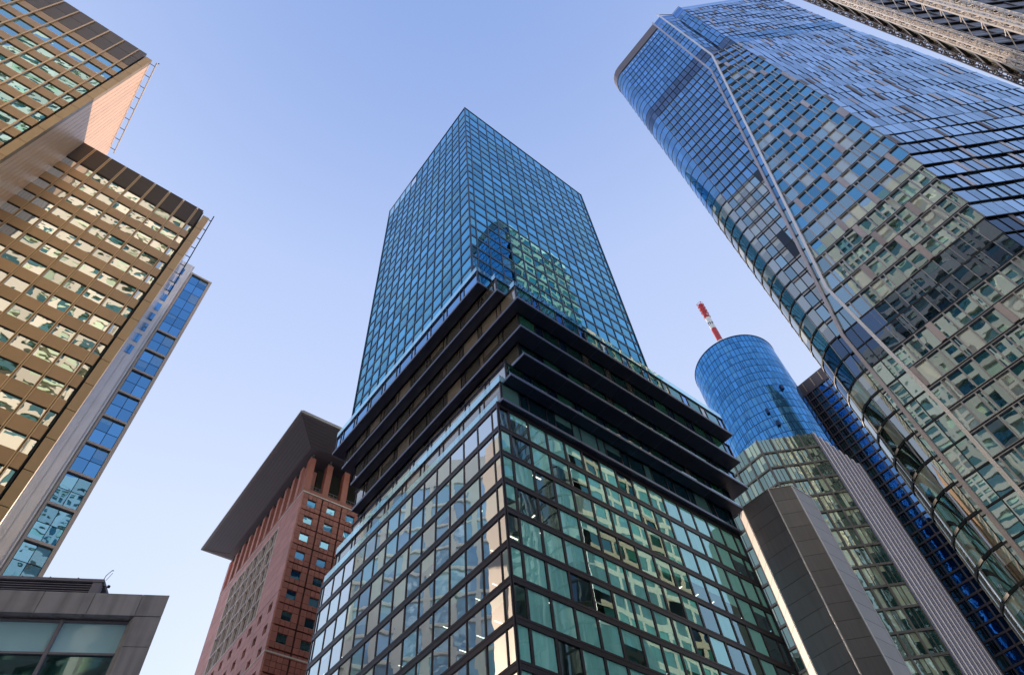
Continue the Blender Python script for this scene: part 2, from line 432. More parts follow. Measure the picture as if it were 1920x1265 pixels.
for pt, T3, N3, xs, prob, colr in ((ptr, Tr, Nr, xpr, .80, 'blindt'), (ptl, Tl, Nl, xpl, .42, 'blindt')):
    for j in range(len(zp)-1):
        if zp[j] < 22: continue
        z0, z1 = zp[j], zp[j+1]-bandr
        for i in range(len(xs)-1):
            x0, x1 = xs[i]+.2, xs[i+1]-.2
            r = random.random()
            if r < prob: ln = (z1-z0)*(1 if random.random() < .74 else random.uniform(.15, .6))
            else: ln = .0
            if ln: BL.append((T3, N3, pt(x0, -.16, z1-ln), x1-x0, ln, colr if random.random() < .93 else 'blindw'))
            if ln < (z1-z0)*.8 and random.random() < .5:
                for dd in (2.2, 4.6):
                    lt.box(pt((x0+x1)/2-.06, -dd-1.3, z1-.02), T3*.12, N3*1.3, (0, 0, .05), 'ceil_lamp')
def _ar(q):
    T3, N3, o, w_, h_, m_ = q
    return Panes().area([o, o+T3*w_, o+T3*w_+Vector((0, 0, h_)), o+Vector((0, 0, h_))]) or Panes().area([o+T3*w_, o, o+Vector((0, 0, h_)), o+T3*w_+Vector((0, 0, h_))])
rest = MB()
for i, q in enumerate(sorted(BL, key=lambda q: -_ar(q))):
    T3, N3, o, w_, h_, m_ = q; mb = MB() if i < 100 else rest
    mb.box(o, T3*w_, N3*.03, (0, 0, h_), m_)
    if i < 100: mb.build('blind', T)
rest.build('blind', T, {'kind': 'stuff'}); lt.build('ceiling_lights', T, {'kind': 'stuff'})
PP.flush(T)

# --- shifted terrace floors
LV = [(62.2, -.05, 42.7, -4.65, 34.8, .25, .45), (66.1, .6, 43.5, -5.8, 32.3, .25, 1.1), (70.0, 2.02, 45.2, -7.1, 34, .25, 1.1),
      (73.9, .95, 44.1, -8.25, 33.5, .25, .5), (77.8, -.31, 42.7, -9.63, 32.6, .25, .4), (81.7, -1.62, 41.5, -7.26, 34.05, .25, .3),
      (85.6, -3.04, 40.2, -4.96, 35.7, .25, .3)]
random.seed(5)
for k, (zb, u0, u1, v0, v1, gl, gr) in enumerate(LV):
    s = MB()
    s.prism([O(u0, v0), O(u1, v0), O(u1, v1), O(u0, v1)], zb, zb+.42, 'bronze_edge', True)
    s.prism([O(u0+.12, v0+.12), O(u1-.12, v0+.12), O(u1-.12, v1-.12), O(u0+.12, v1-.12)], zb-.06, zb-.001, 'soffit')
    # joints and downlights in the soffit
    for q in range(1, 12):
        x = u0+(u1-u0)*q/12
        a = Vector((*O(x, v0+.15), zb-.075)); s.box(a, (Vector(O(x+.05, v0+.15))-Vector(O(x, v0+.15))).to_3d(), (Vector(O(x, v0+6))-Vector(O(x, v0))).to_3d(), (0, 0, .012), 'bronze_edge')
    s.build('terrace_slab', T)
    F = MB(); Q = Panes(); zz = [zb+.42, zb+3.84]
    xs = [0]; right = []
    Lr = u1-gl-(u0+gl)
    x = 0; pat = []
    first = True
    while x < Lr-1.2:
        w = 2.9 if len(pat) % 2 == 0 else 1.35
        x = min(x+w, Lr); xs.append(x); pat.append(0)
    if xs[-1] < Lr: xs.append(Lr)
    up = k >= 5
    wall(F, P, O(u0+gl, v0+gr), O(u1-gl, v0+gr), zz, xs, O(0, -40), .1, .09, .14, 'bronze', 'bronze', 'om_green',
         matfn=lambda i, j: ('om_tower' if k in (0, 6) else ('om_green' if i % 2 == 0 else ('om_blue' if random.random() < .75 else 'om_dark'))))
    xs2 = [0]; i = 0; Ll = v1-v0-gr-gl
    while xs2[-1] < Ll-1: xs2.append(min(xs2[-1]+(3.4 if i % 2 == 0 else .9), Ll)); i += 1
    if xs2[-1] < Ll: xs2.append(Ll)
    wall(F, P, O(u0+gl, v0+gr), O(u0+gl, v1-gl), zz, xs2, O(-40, 0), .1, .09, .12, 'bronze', 'bronze', 'om_dark',
         matfn=lambda i, j: ('r_a' if k == 6 else 'om_low2' if False else 'om_dark'))
    wall(F, P, O(u1-gl, v0+gr), O(u1-gl, v1-gl), zz, xs2, O(90, 0), .1, .09, .12, 'bronze', 'bronze', 'om_dark')
    F.build('terrace_frame', T)
    c = MB(); c.prism([O(u0+gl+.3, v0+gr+.3), O(u1-gl-.3, v0+gr+.3), O(u1-gl-.3, v1-gl-.3), O(u0+gl+.3, v1-gl-.3)], zb+.42, zb+3.84, 'dark'); c.build('core', T)
    # roof slab of the floor and its glass balustrade where it steps out beyond the floor above
    c = MB(); c.prism([O(u0+.1, v0+gr-.1), O(u1-.1, v0+gr-.1), O(u1-.1, v1-.1), O(u0+.1, v1-.1)], zb+3.84, zb+3.895, 'bronze_edge'); c.build('terrace_deck', T)
    def rail(a, c2, z0, h):
        a, c2 = Vector(a), Vector(c2); t = (c2-a).normalized(); L = (c2-a).length; nrm = Vector((t.y, -t.x))
        r = MB(); N = max(1, int(L/2.85))
        for q in range(N):
            r.box((a+t*(L*q/N+.02)).to_3d()+Vector((0, 0, z0)), (t*(L/N-.04)).to_3d(), (nrm*.03).to_3d(), (0, 0, h), 'rail_glass')
        r.build('glass_balustrade', T)
    if k in (0, 4, 5, 6):
        zr = zb+3.9
        rail(O(u0+.14, v0+gr+.02), O(u0+.14, v1-.2), zr, 1.25)
        rail(O(u0+.14, v0+gr), O(u1-.2, v0+gr), zr, 1.25)
        rail(O(u1-.2, v0+gr+.1), O(u1-.2, v1-.2), zr, 1.25)
    if k in (1, 2):
        rail(O(u0+.1, v0+.35), O(u1-.1, v0+.35), zb+.42, .75)
        rail(O(u1-.3, v0+.4), O(u1-.3, v0+1.2), zb+.42, .75)
rail(O(PU0+.1, PV0+.1), O(PU0+.1, PV1-.1), 62.3, 1.25)
P.flush(T)

# ================================================================== red granite tower with canopy
yj = rad(42.3); JRv = Vector((math.cos(yj), math.sin(yj))); JLv = Vector((-math.sin(yj), math.cos(yj))); JC = Vector((-45.288, 99.146))
def J(r, l): q = JC+JRv*r+JLv*l; return (q.x, q.y)
def J3(r, l, z): return Vector((*J(r, l), z))
JR3 = JRv.to_3d(); JL3 = JLv.to_3d()
T = thing('red_granite_tower', 'red granite tower with a wide flat overhanging roof, left of the central tower', 'tower', None, (*J(18, 18), 0))
W_, L_ = 38., 41.
b = MB(); b.prism([J(0.32, 0.32), J(W_, .32), J(W_, L_), J(.46, L_), J(.46, .32)], 0, 99.3, 'j_joint'); b.build('core', T)
P = Panes(); F = MB(); Wn = MB()
def opening(face, x0, x1, z0, z1, dep=.28, mat='j_glass'):
    """window set back in the wall; reveals built as real depth"""
    def pt(x, d, z): return J3(x, d, z) if face == 'R' else J3(d, x, z)
    q = [pt(x0, dep, z0), pt(x1, dep, z0), pt(x1, dep, z1), pt(x0, dep, z1)]
    if face == 'L': q = [q[1], q[0], q[3], q[2]]
    P.add(q, mat)
def panel(face, x0, x1, z0, z1, m, t=.25, o=0.):
    if x1-x0 < .02 or z1-z0 < .02: return
    if face == 'R': F.box(J3(x0, o, z0), JR3*(x1-x0), JL3*(t+.15), (0, 0, z1-z0), m)
    else: F.box(J3(o, x0, z0), JL3*(x1-x0), JR3*(t+.3), (0, 0, z1-z0), m)
def tiles(face, x0, x1, z0, z1, m, nx, nz, gp=.035):
    dx = (x1-x0)/nx; dz = (z1-z0)/nz
    for i in range(nx):
        for k in range(nz): panel(face, x0+i*dx+gp, x0+(i+1)*dx-gp, z0+k*dz+gp, z0+(k+1)*dz-gp, m)
# right face: modules 4.3 wide, 4.12 tall with square windows above z = 64
MX = 4.28
mods = [(.15+MX*i, .15+MX*(i+1)) for i in range(9)]
zrow = [96.0-4.12*i for i in range(0, 9)]     # module tops
for (a, c) in mods:
    for k in range(24):
        z1 = 99.1-4.12*k if k else 99.1; z0 = z1-4.12
        if z0 < 0: continue
        a2, c2, y0, y1 = a+.13, c-.13, z0+.1, z1-.1
        if k < 8:
            wx0, wx1 = a2+1.12, a2+2.9; wz0, wz1 = y0+1.05, y0+2.75
            ry = 'j_red_shade'
            for (xa, xb, n) in ((a2, wx0, 1), (wx1, c2, 1)):
                tiles('R', xa, xb, y0, wz0, ry, n, 1); tiles('R', xa, xb, wz0, wz1, ry, n, 1); tiles('R', xa, xb, wz1, y1, ry, n, 1)
            tiles('R', wx0, wx1, y0, wz0, ry, 2, 1); tiles('R', wx0, wx1, wz1, y1, ry, 2, 1)
            opening('R', wx0, wx1, wz0, wz1)
            F.box(J3(wx0, .2, wz0+.02), JR3*(wx1-wx0), JL3*.05, (0, 0, .09), 'j_pale')
        else:
            tiles('R', a2, c2, y0, y1, 'j_red_shade', 4, 4)
for zc in (65.3, 99.15):
    F.box(J3(-.06, -.06, zc), JR3*(W_+.06), JL3*.4, (0, 0, .28), 'j_pale')
    F.box(J3(-.055, -.0, zc+.002), JL3*L_, JR3*.4, (0, 0, .276), 'j_pale')
# left face
def lface_tiles(x0, x1, z0, z1, nx, nz): tiles('L', x0, x1, z0, z1, 'j_red_lit', nx, nz, .03)
lface_tiles(.05, 9.4, 76.6, 99.1, 3, 11); lface_tiles(33.2, 40.9, 30, 99.1, 3, 34)
lface_tiles(9.4, 33.2, 95.9+1.2, 99.1, 8, 1)
nxg, nzg = 6, 5
gx0, gx1, gz0, gz1 = 9.6, 33.0, 76.7, 97.0
dx = (gx1-gx0)/nxg; dz = (gz1-gz0)/nzg
for i in range(nxg+1): F.box(J3(-.05, gx0+dx*i-.16, gz0), JL3*.32, JR3*.55, (0, 0, gz1-gz0), 'j_pale')
for k in range(nzg+1): F.box(J3(-.045, gx0-.155, gz0+dz*k-.16), JL3*(gx1-gx0+.31), JR3*.54, (0, 0, .32), 'j_pale')
for i in range(nxg):
    for k in range(nzg):
        x0, x1, z0, z1 = gx0+dx*i+.16, gx0+dx*(i+1)-.16, gz0+dz*k+.16, gz0+dz*(k+1)-.16
        xm = (x0+x1)/2; zm = z0+(z1-z0)*.5
        F.box(J3(.1, xm-.06, z0), JL3*.12, JR3*.3, (0, 0, z1-z0), 'j_pale')
        if False: F.box(J3(.12, x0, zm-.1), JL3*(x1-x0), JR3*.26, (0, 0, .2), 'j_joint')
        for (a, c) in ((x0, xm-.06), (xm+.06, x1)):
            opening('L', a, c, z0, z1, .42, 'j_grid')
# below the grid: staggered single windows
for k in range(18):
    z1 = 76.5-4.12*k; z0 = z1-4.12
    if z0 < 0: break
    for i in range(8):
        x0 = .05+4.15*i; x1 = x0+4.15
        w0, w1 = x0+1.75, x0+3.3; a, c = z0+1.3, z0+3.0
        lface_tiles(x0, w0, z0, z1, 1, 2); lface_tiles(w1, x1, z0, z1, 1, 2)
        lface_tiles(w0, w1, z0, a, 1, 1); lface_tiles(w0, w1, c, z1, 1, 1)
        opening('L', w0, w1, a, c, .4)
F.build('wall', T, {'label': 'red granite wall panels with dark joints and pale bands'})
P.flush(T)
# open top storey: columns, railings, capitals
deck = MB(); deck.prism([J(-.02, -.02), J(W_, -.02), J(W_, L_), J(-.02, L_)], 99.45, 100.3, 'j_red_shade'); deck.build('top_deck', T)
inner = MB(); inner.prism([J(3.5, 3.5), J(W_-3, 3.5), J(W_-3, L_-3), J(3.5, L_-3)], 100.3, 110.5, 'dark'); inner.build('penthouse', T)
def column(r, l, face):
    c = MB(); z0, z1 = 100.3, 108.6
    if face == 'R': c.box(J3(r, l, z0), JR3*1.25, JL3*1.5, (0, 0, z1-z0), 'j_red_shade')
    else: c.box(J3(r, l, z0), JR3*3.2, JL3*1.25, (0, 0, z1-z0), 'j_red_lit')
    o = c.build('column', T)
    d = MB(); a = J3(r+.62, l+.62, 0)
    d.tube(a+Vector((0, 0, z1)), a+Vector((0, 0, z1+1.9)), .28, 'j_line', 6)
    d.box(J3(r+.2, l+.45, z1+.3), JR3*.85, JL3*.35, (0, 0, .5), 'j_rim'); d.box(J3(r+.45, l+.2, z1+.9), JR3*.35, JL3*.85, (0, 0, .5), 'j_rim')
    d.build('capital', o)
for r in (0, 4.05, 8.1, 12.2, 16.3, 20.4): column(r, 0, 'R')
for i in range(1, 12): column(0, 3.65*i-.2, 'L')
rl = MB()
for hz in (100.9, 101.6, 102.3): rl.tube(J3(1.3, 1.1, hz), J3(22, 1.1, hz), .06, 'j_rim')
for i in range(26): rl.tube(J3(1.3+.8*i, 1.1, 100.3), J3(1.3+.8*i, 1.1, 102.4), .05, 'j_rim')
rl.build('railing', T)
# canopy: thin rim, soffit falling towards the columns
cn = MB()
o0 = [(-6.7, -7.3), (W_+6, -7.3), (W_+6, 44.6), (-6.7, 44.6)]; i0 = [(-.9, -1.4), (W_, -1.4), (W_, 39.5), (-.9, 39.5)]
zo, zi = 112.05, 109.9
ins = [(-6.2, -6.8), (W_+5.5, -6.8), (W_+5.5, 44.1), (-6.2, 44.1)]
cn.prism([J(*q) for q in o0], zo, zo+.5, 'j_rim', True)
cn.prism([J(*q) for q in ins], zo+.5, zo+1.3, 'j_can', True)
for a in range(4):
    c = (a+1) % 4
    cn.quad([(*J(*ins[a]), zo-.02), (*J(*i0[a]), zi), (*J(*i0[c]), zi), (*J(*ins[c]), zo-.02)], 'j_can')
cn.quad([(*J(*q), zi) for q in i0[::-1]], 'j_can')
for a in range(4):     # seams following the slope
    c = (a+1) % 4
    for t in (.12, .24, .36, .48, .6, .72, .84, .96):
        A = Vector((*J(*ins[a]), zo-.05)).lerp(Vector((*J(*i0[a]), zi-.03)), t); B = Vector((*J(*ins[c]), zo-.05)).lerp(Vector((*J(*i0[c]), zi-.03)), t)
        cn.tube(A, B, .035, 'j_line', 4)
    A = Vector((*J(*ins[a]), zo-.05)); B = Vector((*J(*i0[a]), zi-.03)); cn.tube(A, B, .06, 'j_line', 4)
cn.build('canopy', T)

# ================================================================== gold tower (two blocks)
T = thing('gold_office_tower', 'gold bronze office tower of two stepped blocks with ribbon windows, at the left edge', 'tower', None, (*G(-22, 66), 0))
P = Panes(); F = MB()
# lower block front at v = 58, u from -22.7 to -4.6
LB = 58.; x_e = -4.6
pitch = 2.12
zl = [94.35-3.7*i for i in range(25, -1, -1)]
mull = [x_e-.9-pitch*i for i in range(0, 9)]
mull = [m for m in mull if m > -22.6]
us = sorted([-22.6]+mull+[x_e])
p0 = Vector(G(-22.6, LB)); 
def G3(u, v, z): return Vector((*G(u, v), z))
GR3 = Vector((RX, RY, 0)); GL3 = Vector((-RY, RX, 0))
for j in range(len(zl)-1):
    zt_ = zl[j+1]; zb_ = zt_-1.95
    for i in range(len(us)-1):
        a, c = us[i]+.12, us[i+1]-.12
        P.add([G3(a, LB+.14, zb_), G3(c, LB+.14, zb_), G3(c, LB+.14, zt_), G3(a, LB+.14, zt_)], 'gold_glass')
        F.box(G3(us[i]+.02, LB, zl[j]), GR3*(us[i+1]-us[i]-.04), GL3*.3, (0, 0, zb_-zl[j]), 'gold')
        F.box(G3(a-.1, LB+.03, zt_-.06), GR3*(c-a+.2), GL3*.2, (0, 0, .06), 'gold_crown')
for m in mull:
    for d in (-.13, .05): F.box(G3(m+d, LB-.12, 1), GR3*.08, GL3*.3, (0, 0, 98.4), 'gold_bar')
F.build('facade_lower', T)
c = MB()
for i in range(len(us)-1):
    c.box(G3(us[i]+.04, LB-.02, 94.4), GR3*(us[i+1]-us[i]-.08), GL3*.3, (0, 0, 5.1), 'gold_crown')
    for q in range(17): c.box(G3(us[i]+.05, LB-.06, 94.6+.29*q), GR3*(us[i+1]-us[i]-.1), GL3*.05, (0, 0, .10), 'gold_crown')
c.build('crown_louvre', T)
b = MB(); b.prism([G(-22.6, LB+.25), G(-4.5, LB+.25), G(-4.5, 76), G(-22.6, 76)], 0, 99.4, 'dark')
b.build('core', T)
# corner pier of the lower block and its polished flank
c = MB()
for k in range(25):
    z1 = 98.6-4.*k
    if z1-3.96 < 0: break
    c.box(G3(-4.35, LB+.1, z1-3.96), GR3*.95, GL3*.8, (0, 0, 3.92), 'gold_band')
c.build('corner_pier', T)
c = MB(); c.box(G3(-4.4, LB+.92, 0), GR3*.9, GL3*17, (0, 0, 98.5), 'mirror'); c.build('polished_flank', T)
r = MB()
pts_ = [G3(-3.05, LB+1+q*1.9, 0) for q in range(9)]
for q, p_ in enumerate(pts_):
    r.tube(p_+Vector((0, 0, 99.6)), p_+Vector((0, 0, 99.6))+GR3*-.9, .07, 'black')
r.tube(G3(-3.05, LB, 99.6), G3(-3.05, LB+17, 99.6), .09, 'black')
r.build('roof_rail', T)
# upper block front at v = 48.8
UB = 48.8; ue = -23.05
zu = [107.35-3.7*i for i in range(28, -1, -1)]
mu = [ue-1.15-2.2*i for i in range(0, 14)]; us = sorted(mu+[ue])
F = MB()
for j in range(len(zu)-1):
    zt_ = zu[j+1]; zb_ = zt_-1.95
    for i in range(len(us)-1):
        a, c = us[i]+.12, us[i+1]-.12
        if zt_ > 60:
            P.add([G3(a, UB+.14, zb_), G3(c, UB+.14, zb_), G3(c, UB+.14, zt_), G3(a, UB+.14, zt_)], 'gold_glass_up')
            F.box(G3(a-.06, UB+.02, zb_-.14), GR3*(c-a+.12), GL3*.25, (0, 0, .14), 'gold_bar')
        F.box(G3(us[i]+.02, UB, zu[j]), GR3*(us[i+1]-us[i]-.04), GL3*.3, (0, 0, zb_-.142-zu[j]), 'gold')
for m in mu: F.box(G3(m-.09, UB-.16, 1), GR3*.18, GL3*.34, (0, 0, 115.2), 'gold_bar')
for i in range(len(us)-1): F.box(G3(us[i]+.02, UB, 107.35), GR3*(us[i+1]-us[i]-.04), GL3*.3, (0, 0, 1.8), 'gold')
F.build('facade_upper', T)
c = MB()
for i in range(len(us)-1):
    for q in range(2): c.box(G3(us[i]+.05, UB+.02, 109.3+3.7*q), GR3*(us[i+1]-us[i]-.1), GL3*.3, (0, 0, 3.62), 'gold_crown')
c.build('crown_panel', T)
c = MB()
for k in range(28):
    z1 = 115.9-4.2*k
    if z1 < 60: break
    c.box(G3(ue+.16, UB+.12, z1-4.16), GR3*.92, GL3*.7, (0, 0, 4.12), 'gold_band')
c.build('corner_pier', T)
b = MB(); b.prism([G(-52, UB+.3), G(ue-.02, UB+.3), G(ue-.02, 66.4), G(-52, 66.4)], 0, 116.4, 'dark'); b.build('core', T)
c = MB(); u_ = -21.98
for k in range(19):       # peach panelled flank, vertical joints
    v0_ = UB+.85+.93*k; c.box(G3(u_-.5, v0_, 60), GR3*.5, GL3*.84, (0, 0, 55.6), 'peach')
for q in range(12): c.box(G3(u_-.52, UB+.86, 62+4.7*q), GR3*.515, GL3*17.6, (0, 0, .035), 'gold_band')
c.box(G3(u_-.6, UB+.85, 40), GR3*.55, GL3*17.6, (0, 0, 75.4), 'gold_crown')
c.build('peach_flank', T, {'label': 'pale peach panelled flank wall with vertical joints'})
r = MB()
for q in range(9):
    a = G3(-21.3, UB+.7+2.05*q, 115.7); r.tube(a, a-GR3*.75, .06, 'black')
r.tube(G3(-21.25, UB, 115.75), G3(-21.25, UB+17.8, 115.75), .11, 'white')
r.tube(G3(-21.0, UB, 115.75), G3(-21.0, UB+.2, 116.2), .12, 'black')
r.build('roof_rail', T)
P.flush(T)

# ================================================================== slim stair tower with blue glazing behind the gold one
T = thing('stair_tower', 'slim beige stair tower with one column of blue windows, behind the gold tower', 'tower', None, (*G(0, 78), 0))
SV = 76.3; ZT = 110.2
P = Panes(); F = MB(); z = ZT-.45; rows = []
F.box(G3(1.28, SV, 0), GR3*.45, GL3*5, (0, 0, ZT), 'beige')
F.box(G3(-1.95, SV, 0), GR3*.28, GL3*5, (0, 0, ZT), 'beige')
F.box(G3(-1.67, SV+.02, ZT-.4), GR3*2.95, GL3*4.9, (0, 0, .4), 'beige')
first = True; h = 20.0
z1 = ZT-.4
div = [ZT-.4-4.2*1]
zz_ = 92.4
segs = [(92.75, ZT-.4)]
zc = 92.4
while zc > 10: segs.append((zc-4.6, zc)); zc -= 4.97
for (a, c) in segs:
    F.box(G3(-1.67, SV+.02, a-.35), GR3*2.95, GL3*.6, (0, 0, .35), 'beige')
    nr = 2 if c-a < 6 else 7
    for q in range(nr):
        d, e = a+(c-a)*q/nr+.05, a+(c-a)*(q+1)/nr-.05
        for (x0, x1) in ((-1.62, -.24), (-.16, 1.22)):
            P.add([G3(x0, SV+.3, d), G3(x1, SV+.3, d), G3(x1, SV+.3, e), G3(x0, SV+.3, e)], 'strip')
F.box(G3(-1.67, SV+.34, 0), GR3*2.95, GL3*4.5, (0, 0, ZT-.5), 'black')
F.build('frame', T)
P.flush(T)
c = MB()
for q, (u_, rr) in enumerate(((-2.2, .24),)):
    c.tube(G3(u_, SV+.3, 0), G3(u_, SV+.3, 112-.8*q), rr, 'silver', 14)
c.box(G3(-3.9, SV+.45, 0), GR3*1.95, GL3*4, (0, 0, 112.6), 'silver')
for q in range(9): c.box(G3(-3.55, SV+.38, 111-2.9*q-2.4), GR3*.5, GL3*.1, (0, 0, 1.9), 'strip')
c.build('silver_column', T)

# ================================================================== low stone building, bottom left
ys = rad(15); SD = Vector((math.cos(ys), math.sin(ys))); SC = Vector(azd(-33.2, 28.5)); SNv = Vector((-math.sin(ys), math.cos(ys)))
def K3(x, d, z): q = SC+SD*x+SNv*d; return Vector((q.x, q.y, z))
KX = SD.to_3d(); KN = SNv.to_3d(); SK = Vector(azd(-52, 1)).to_3d()
T = thing('stone_clad_building', 'weathered grey stone office building corner with large blue windows, bottom left corner', 'building', None, (*K3(-8, 5, 0).xy, 0))
F = MB()
xj = [0, -1.06, -2.9, -4.83, -6.8, -8.75, -10.7, -12.6, -14.6]
for i in range(len(xj)-1):
    F.box(K3(xj[i+1]+.012, 0, 19.03), KX*(xj[i]-xj[i+1]-.024), SK*.6, (0, 0, .97), 'stone')
zq = [19.0, 17.69, 16.4, 15.1, 13.8, 12.5, 11.2, 9.9, 8, 6, 4, 2, 0]
for i in range(len(zq)-1): F.box(K3(-1.04, 0, zq[i+1]+.012), KX*1.03, SK*.6, (0, 0, zq[i]-zq[i+1]-.024), 'stone')
F.box(K3(-14.6, .56, 0), KX*14.15, SK*14, (0, 0, .6), 'stone')
F.box(K3(-14.6, .56, 19.2), KX*14.15, SK*14, (0, 0, .79), 'stone')
F.box(K3(-.86, .5, 0), KX*.36, SK*14, (0, 0, 19.98), 'stone')
F.build('stone_cladding', T)
F = MB(); P = Panes(); LOW = Panes()
mv = [-1.12, -3.78, -6.44, -9.1, -11.8, -14.5]
for m in mv: F.box(K3(m-.07, .30, 0), KX*.14, KN*.16, (0, 0, 18.97), 'stone_trim')
for z in (18.86, 17.5, 16.1, 14.7, 13.3, 11.9): F.box(K3(-14.5, .32, z), KX*13.4, KN*.12, (0, 0, .09), 'stone_trim')
F.build('window_frame', T)
tz = [18.86, 17.5, 16.1, 14.7, 13.3, 11.9]
for i in range(len(mv)-1):
    for k in range(len(tz)-1):
        x0, x1, z0, z1 = mv[i+1]+.07, mv[i]-.07, tz[k+1]+.09, tz[k]
        P.add([K3(x0, .40, z0), K3(x1, .40, z0), K3(x1, .40, z1), K3(x0, .40, z1)], 'st_up' if k % 2 == 0 else 'st_low')
P.flush(T)
b = MB()
b.box(K3(-14.5, 8, .6), KX*9, KN*.3, (0, 0, 18.6), 'dark')
for z in (17.45, 14.65): b.box(K3(-14.5, .7, z), KX*13.2, SK*7.2, (0, 0, .3), 'slab')
for q in range(3): b.box(K3(-14, 1.4+1.7*q, 17.1), KX*13, KN*.5, (0, 0, .18), 'blindt')
for q in range(7): b.tube(K3(-2-2*q, 1.2, 14.9), K3(-2.6-2*q, 3.5, 17.4), .05, 'white')
b.build('office_interior', T)
lt = MB()
for q in range(6): lt.box(K3(-1.9-2.2*q, 2.6, 17.05), KX*.07, KN*1.3, (0, 0, .04), 'ceil_lamp')
lt.build('ceiling_lights', T)
pz = thing('rooftop_louvre_housing', 'dark louvred plant housing on the flat roof of the grey stone building', 'plant housing', None, (*K3(-7, 4, 0).xy, 20.0))
L_m = MB(); d0 = 1.6; k_ = 1.056; ph0, ph1 = 21.12, 21.68
L_m.box(K3(-14.6, d0+.3, 20.0), KX*10.9, KN*4, (0, 0, 1.66), 'dark')
L_m.box(K3(-3.42*k_-.30, d0-.02, 20.0), KX*.36, KN*.3, (0, 0, 1.62), 'stone_trim')
L_m.box(K3(-14.6, d0-.05, ph1-.06), KX*(14.6-3.42*k_+.12), KN*4.4, (0, 0, .14), 'stone_trim')
for q in range(14): L_m.box(K3(-14.6, d0, 20.1+.115*q), KX*(14.6-3.42*k_-.25), KN*.22, (0, 0, .035), 'stone_trim')
for q in range(8): L_m.tube(K3(-4.6-1.15*q, d0+.1, ph1+.08), K3(-4.66-1.15*q, d0+.1, ph1+.2), .035, 'black')
L_m.build('louvre_box', pz)
cm = MB(); a = K3(-3.55, d0, ph1+.08)
cm.tube(a, a+Vector((.03, 0, .22)), .014, 'black'); cm.tube(a+Vector((.03, 0, .22)), a+Vector((.2, 0, .46)), .014, 'black')
cm.tube(a+Vector((.2, 0, .46)), a+Vector((.28, 0, .44)), .02, 'black'); cm.tube(a+Vector((.08, .06, 0)), a+Vector((.24, .06, .36)), .01, 'black')
cm.build('roof_bracket', pz)
cm = MB(); a = K3(-3.5, d0+.05, ph1-.22); cm.tube(a, a+KX*.22, .014, 'black'); e = a+KX*.27; cm.tube(e+Vector((0, 0, -.04)), e+Vector((0, 0, .04)), .065, 'black', 10)
cm.tube(a+Vector((0, 0, -.1)), a+KX*.22+Vector((0, 0, -.05)), .008, 'black'); cm.build('dome_camera', pz)

# ================================================================== big folded glass tower on the right
T = thing('folded_glass_tower', 'huge blue glass tower with rounded left corner and kinked vertical ribs, right side', 'tower', None, (*G(80, 0), 0))
P = Panes(); F = MB(); FP = MB(); random.seed(11)
def lerp_tab(tab, z):
    for (z0, a), (z1, b) in zip(tab, tab[1:]):
        if z <= z0: return a if z0 == tab[0][0] else a
        if z <= z1: return a+(b-a)*(z-z0)/(z1-z0)
    return tab[-1][1]
def vr1(z): return lerp_tab([(0, 10.0), (70, 9.8), (158, -4.4), (999, -4.4)], z)
def vr2(z): return lerp_tab([(0, 6.6), (53, 6.6), (78.5, 7.5), (163, -6.95), (999, -6.95)], z)
def cu(z): return lerp_tab([(0, 67.9), (100, 67.9), (163, 70.2), (999, 70.2)], z)
def cv(z): return lerp_tab([(0, -8.5), (68, -10.2), (92, -12.0), (120, -12.3), (163, -12.2), (999, -12.2)], z)
yc = rad(-1.6)
CD = Vector((math.cos(yc), math.sin(yc)))
FH = 3.6
zR = [.6+FH*i for i in range(0, 58)]          # up to 205.8
zR = [207.3-FH*i for i in range(57, -1, -1)]
cA = (72.1, 10.6)
def seg_pane(a, c, z0, z1, m, dep=0., na=None, nc=None):
    """pane on 2D segment a->c seen from the camera side"""
    a, c = Vector(a), Vector(c); t = (c-a).normalized(); n = Vector((t.y, -t.x))
    if n.dot(-a) < 0: n = -n
    a2, c2 = a-n*dep, c-n*dep
    q = [(*a2, z0), (*c2, z0), (*c2, z1), (*a2, z1)]
    nn = None if na is None else [(*na, 0), (*nc, 0), (*nc, 0), (*na, 0)]
    N = (Vector(q[1])-Vector(q[0])).cross(Vector(q[3])-Vector(q[0]))
    if N.dot(Vector((n.x, n.y, 0))) < 0:
        q = [q[1], q[0], q[3], q[2]]; nn = nn and [nn[1], nn[0], nn[3], nn[2]]
    P.add(q, m, nn)
    return n
def bar(mb, a, c, z0, z1, o0, o1, m, out=None):
    a, c = Vector(a), Vector(c); t = (c-a).normalized(); n = Vector((t.y, -t.x))
    if n.dot((out or -a)) < 0: n = -n
    mb.box((*(a+n*o0), z0), ((c-a)).to_3d(), (n*(o1-o0)).to_3d(), (0, 0, z1-z0), m)
ARC = 6
arc = [(cA[0]-4.5*math.sin(PI/2*i/ARC), cA[1]+4.5*math.cos(PI/2*i/ARC)) for i in range(ARC+1)]
arcn = [(-math.sin(PI/2*i/ARC), math.cos(PI/2*i/ARC)) for i in range(ARC+1)]
def gn(n): return Vector(G(*n))
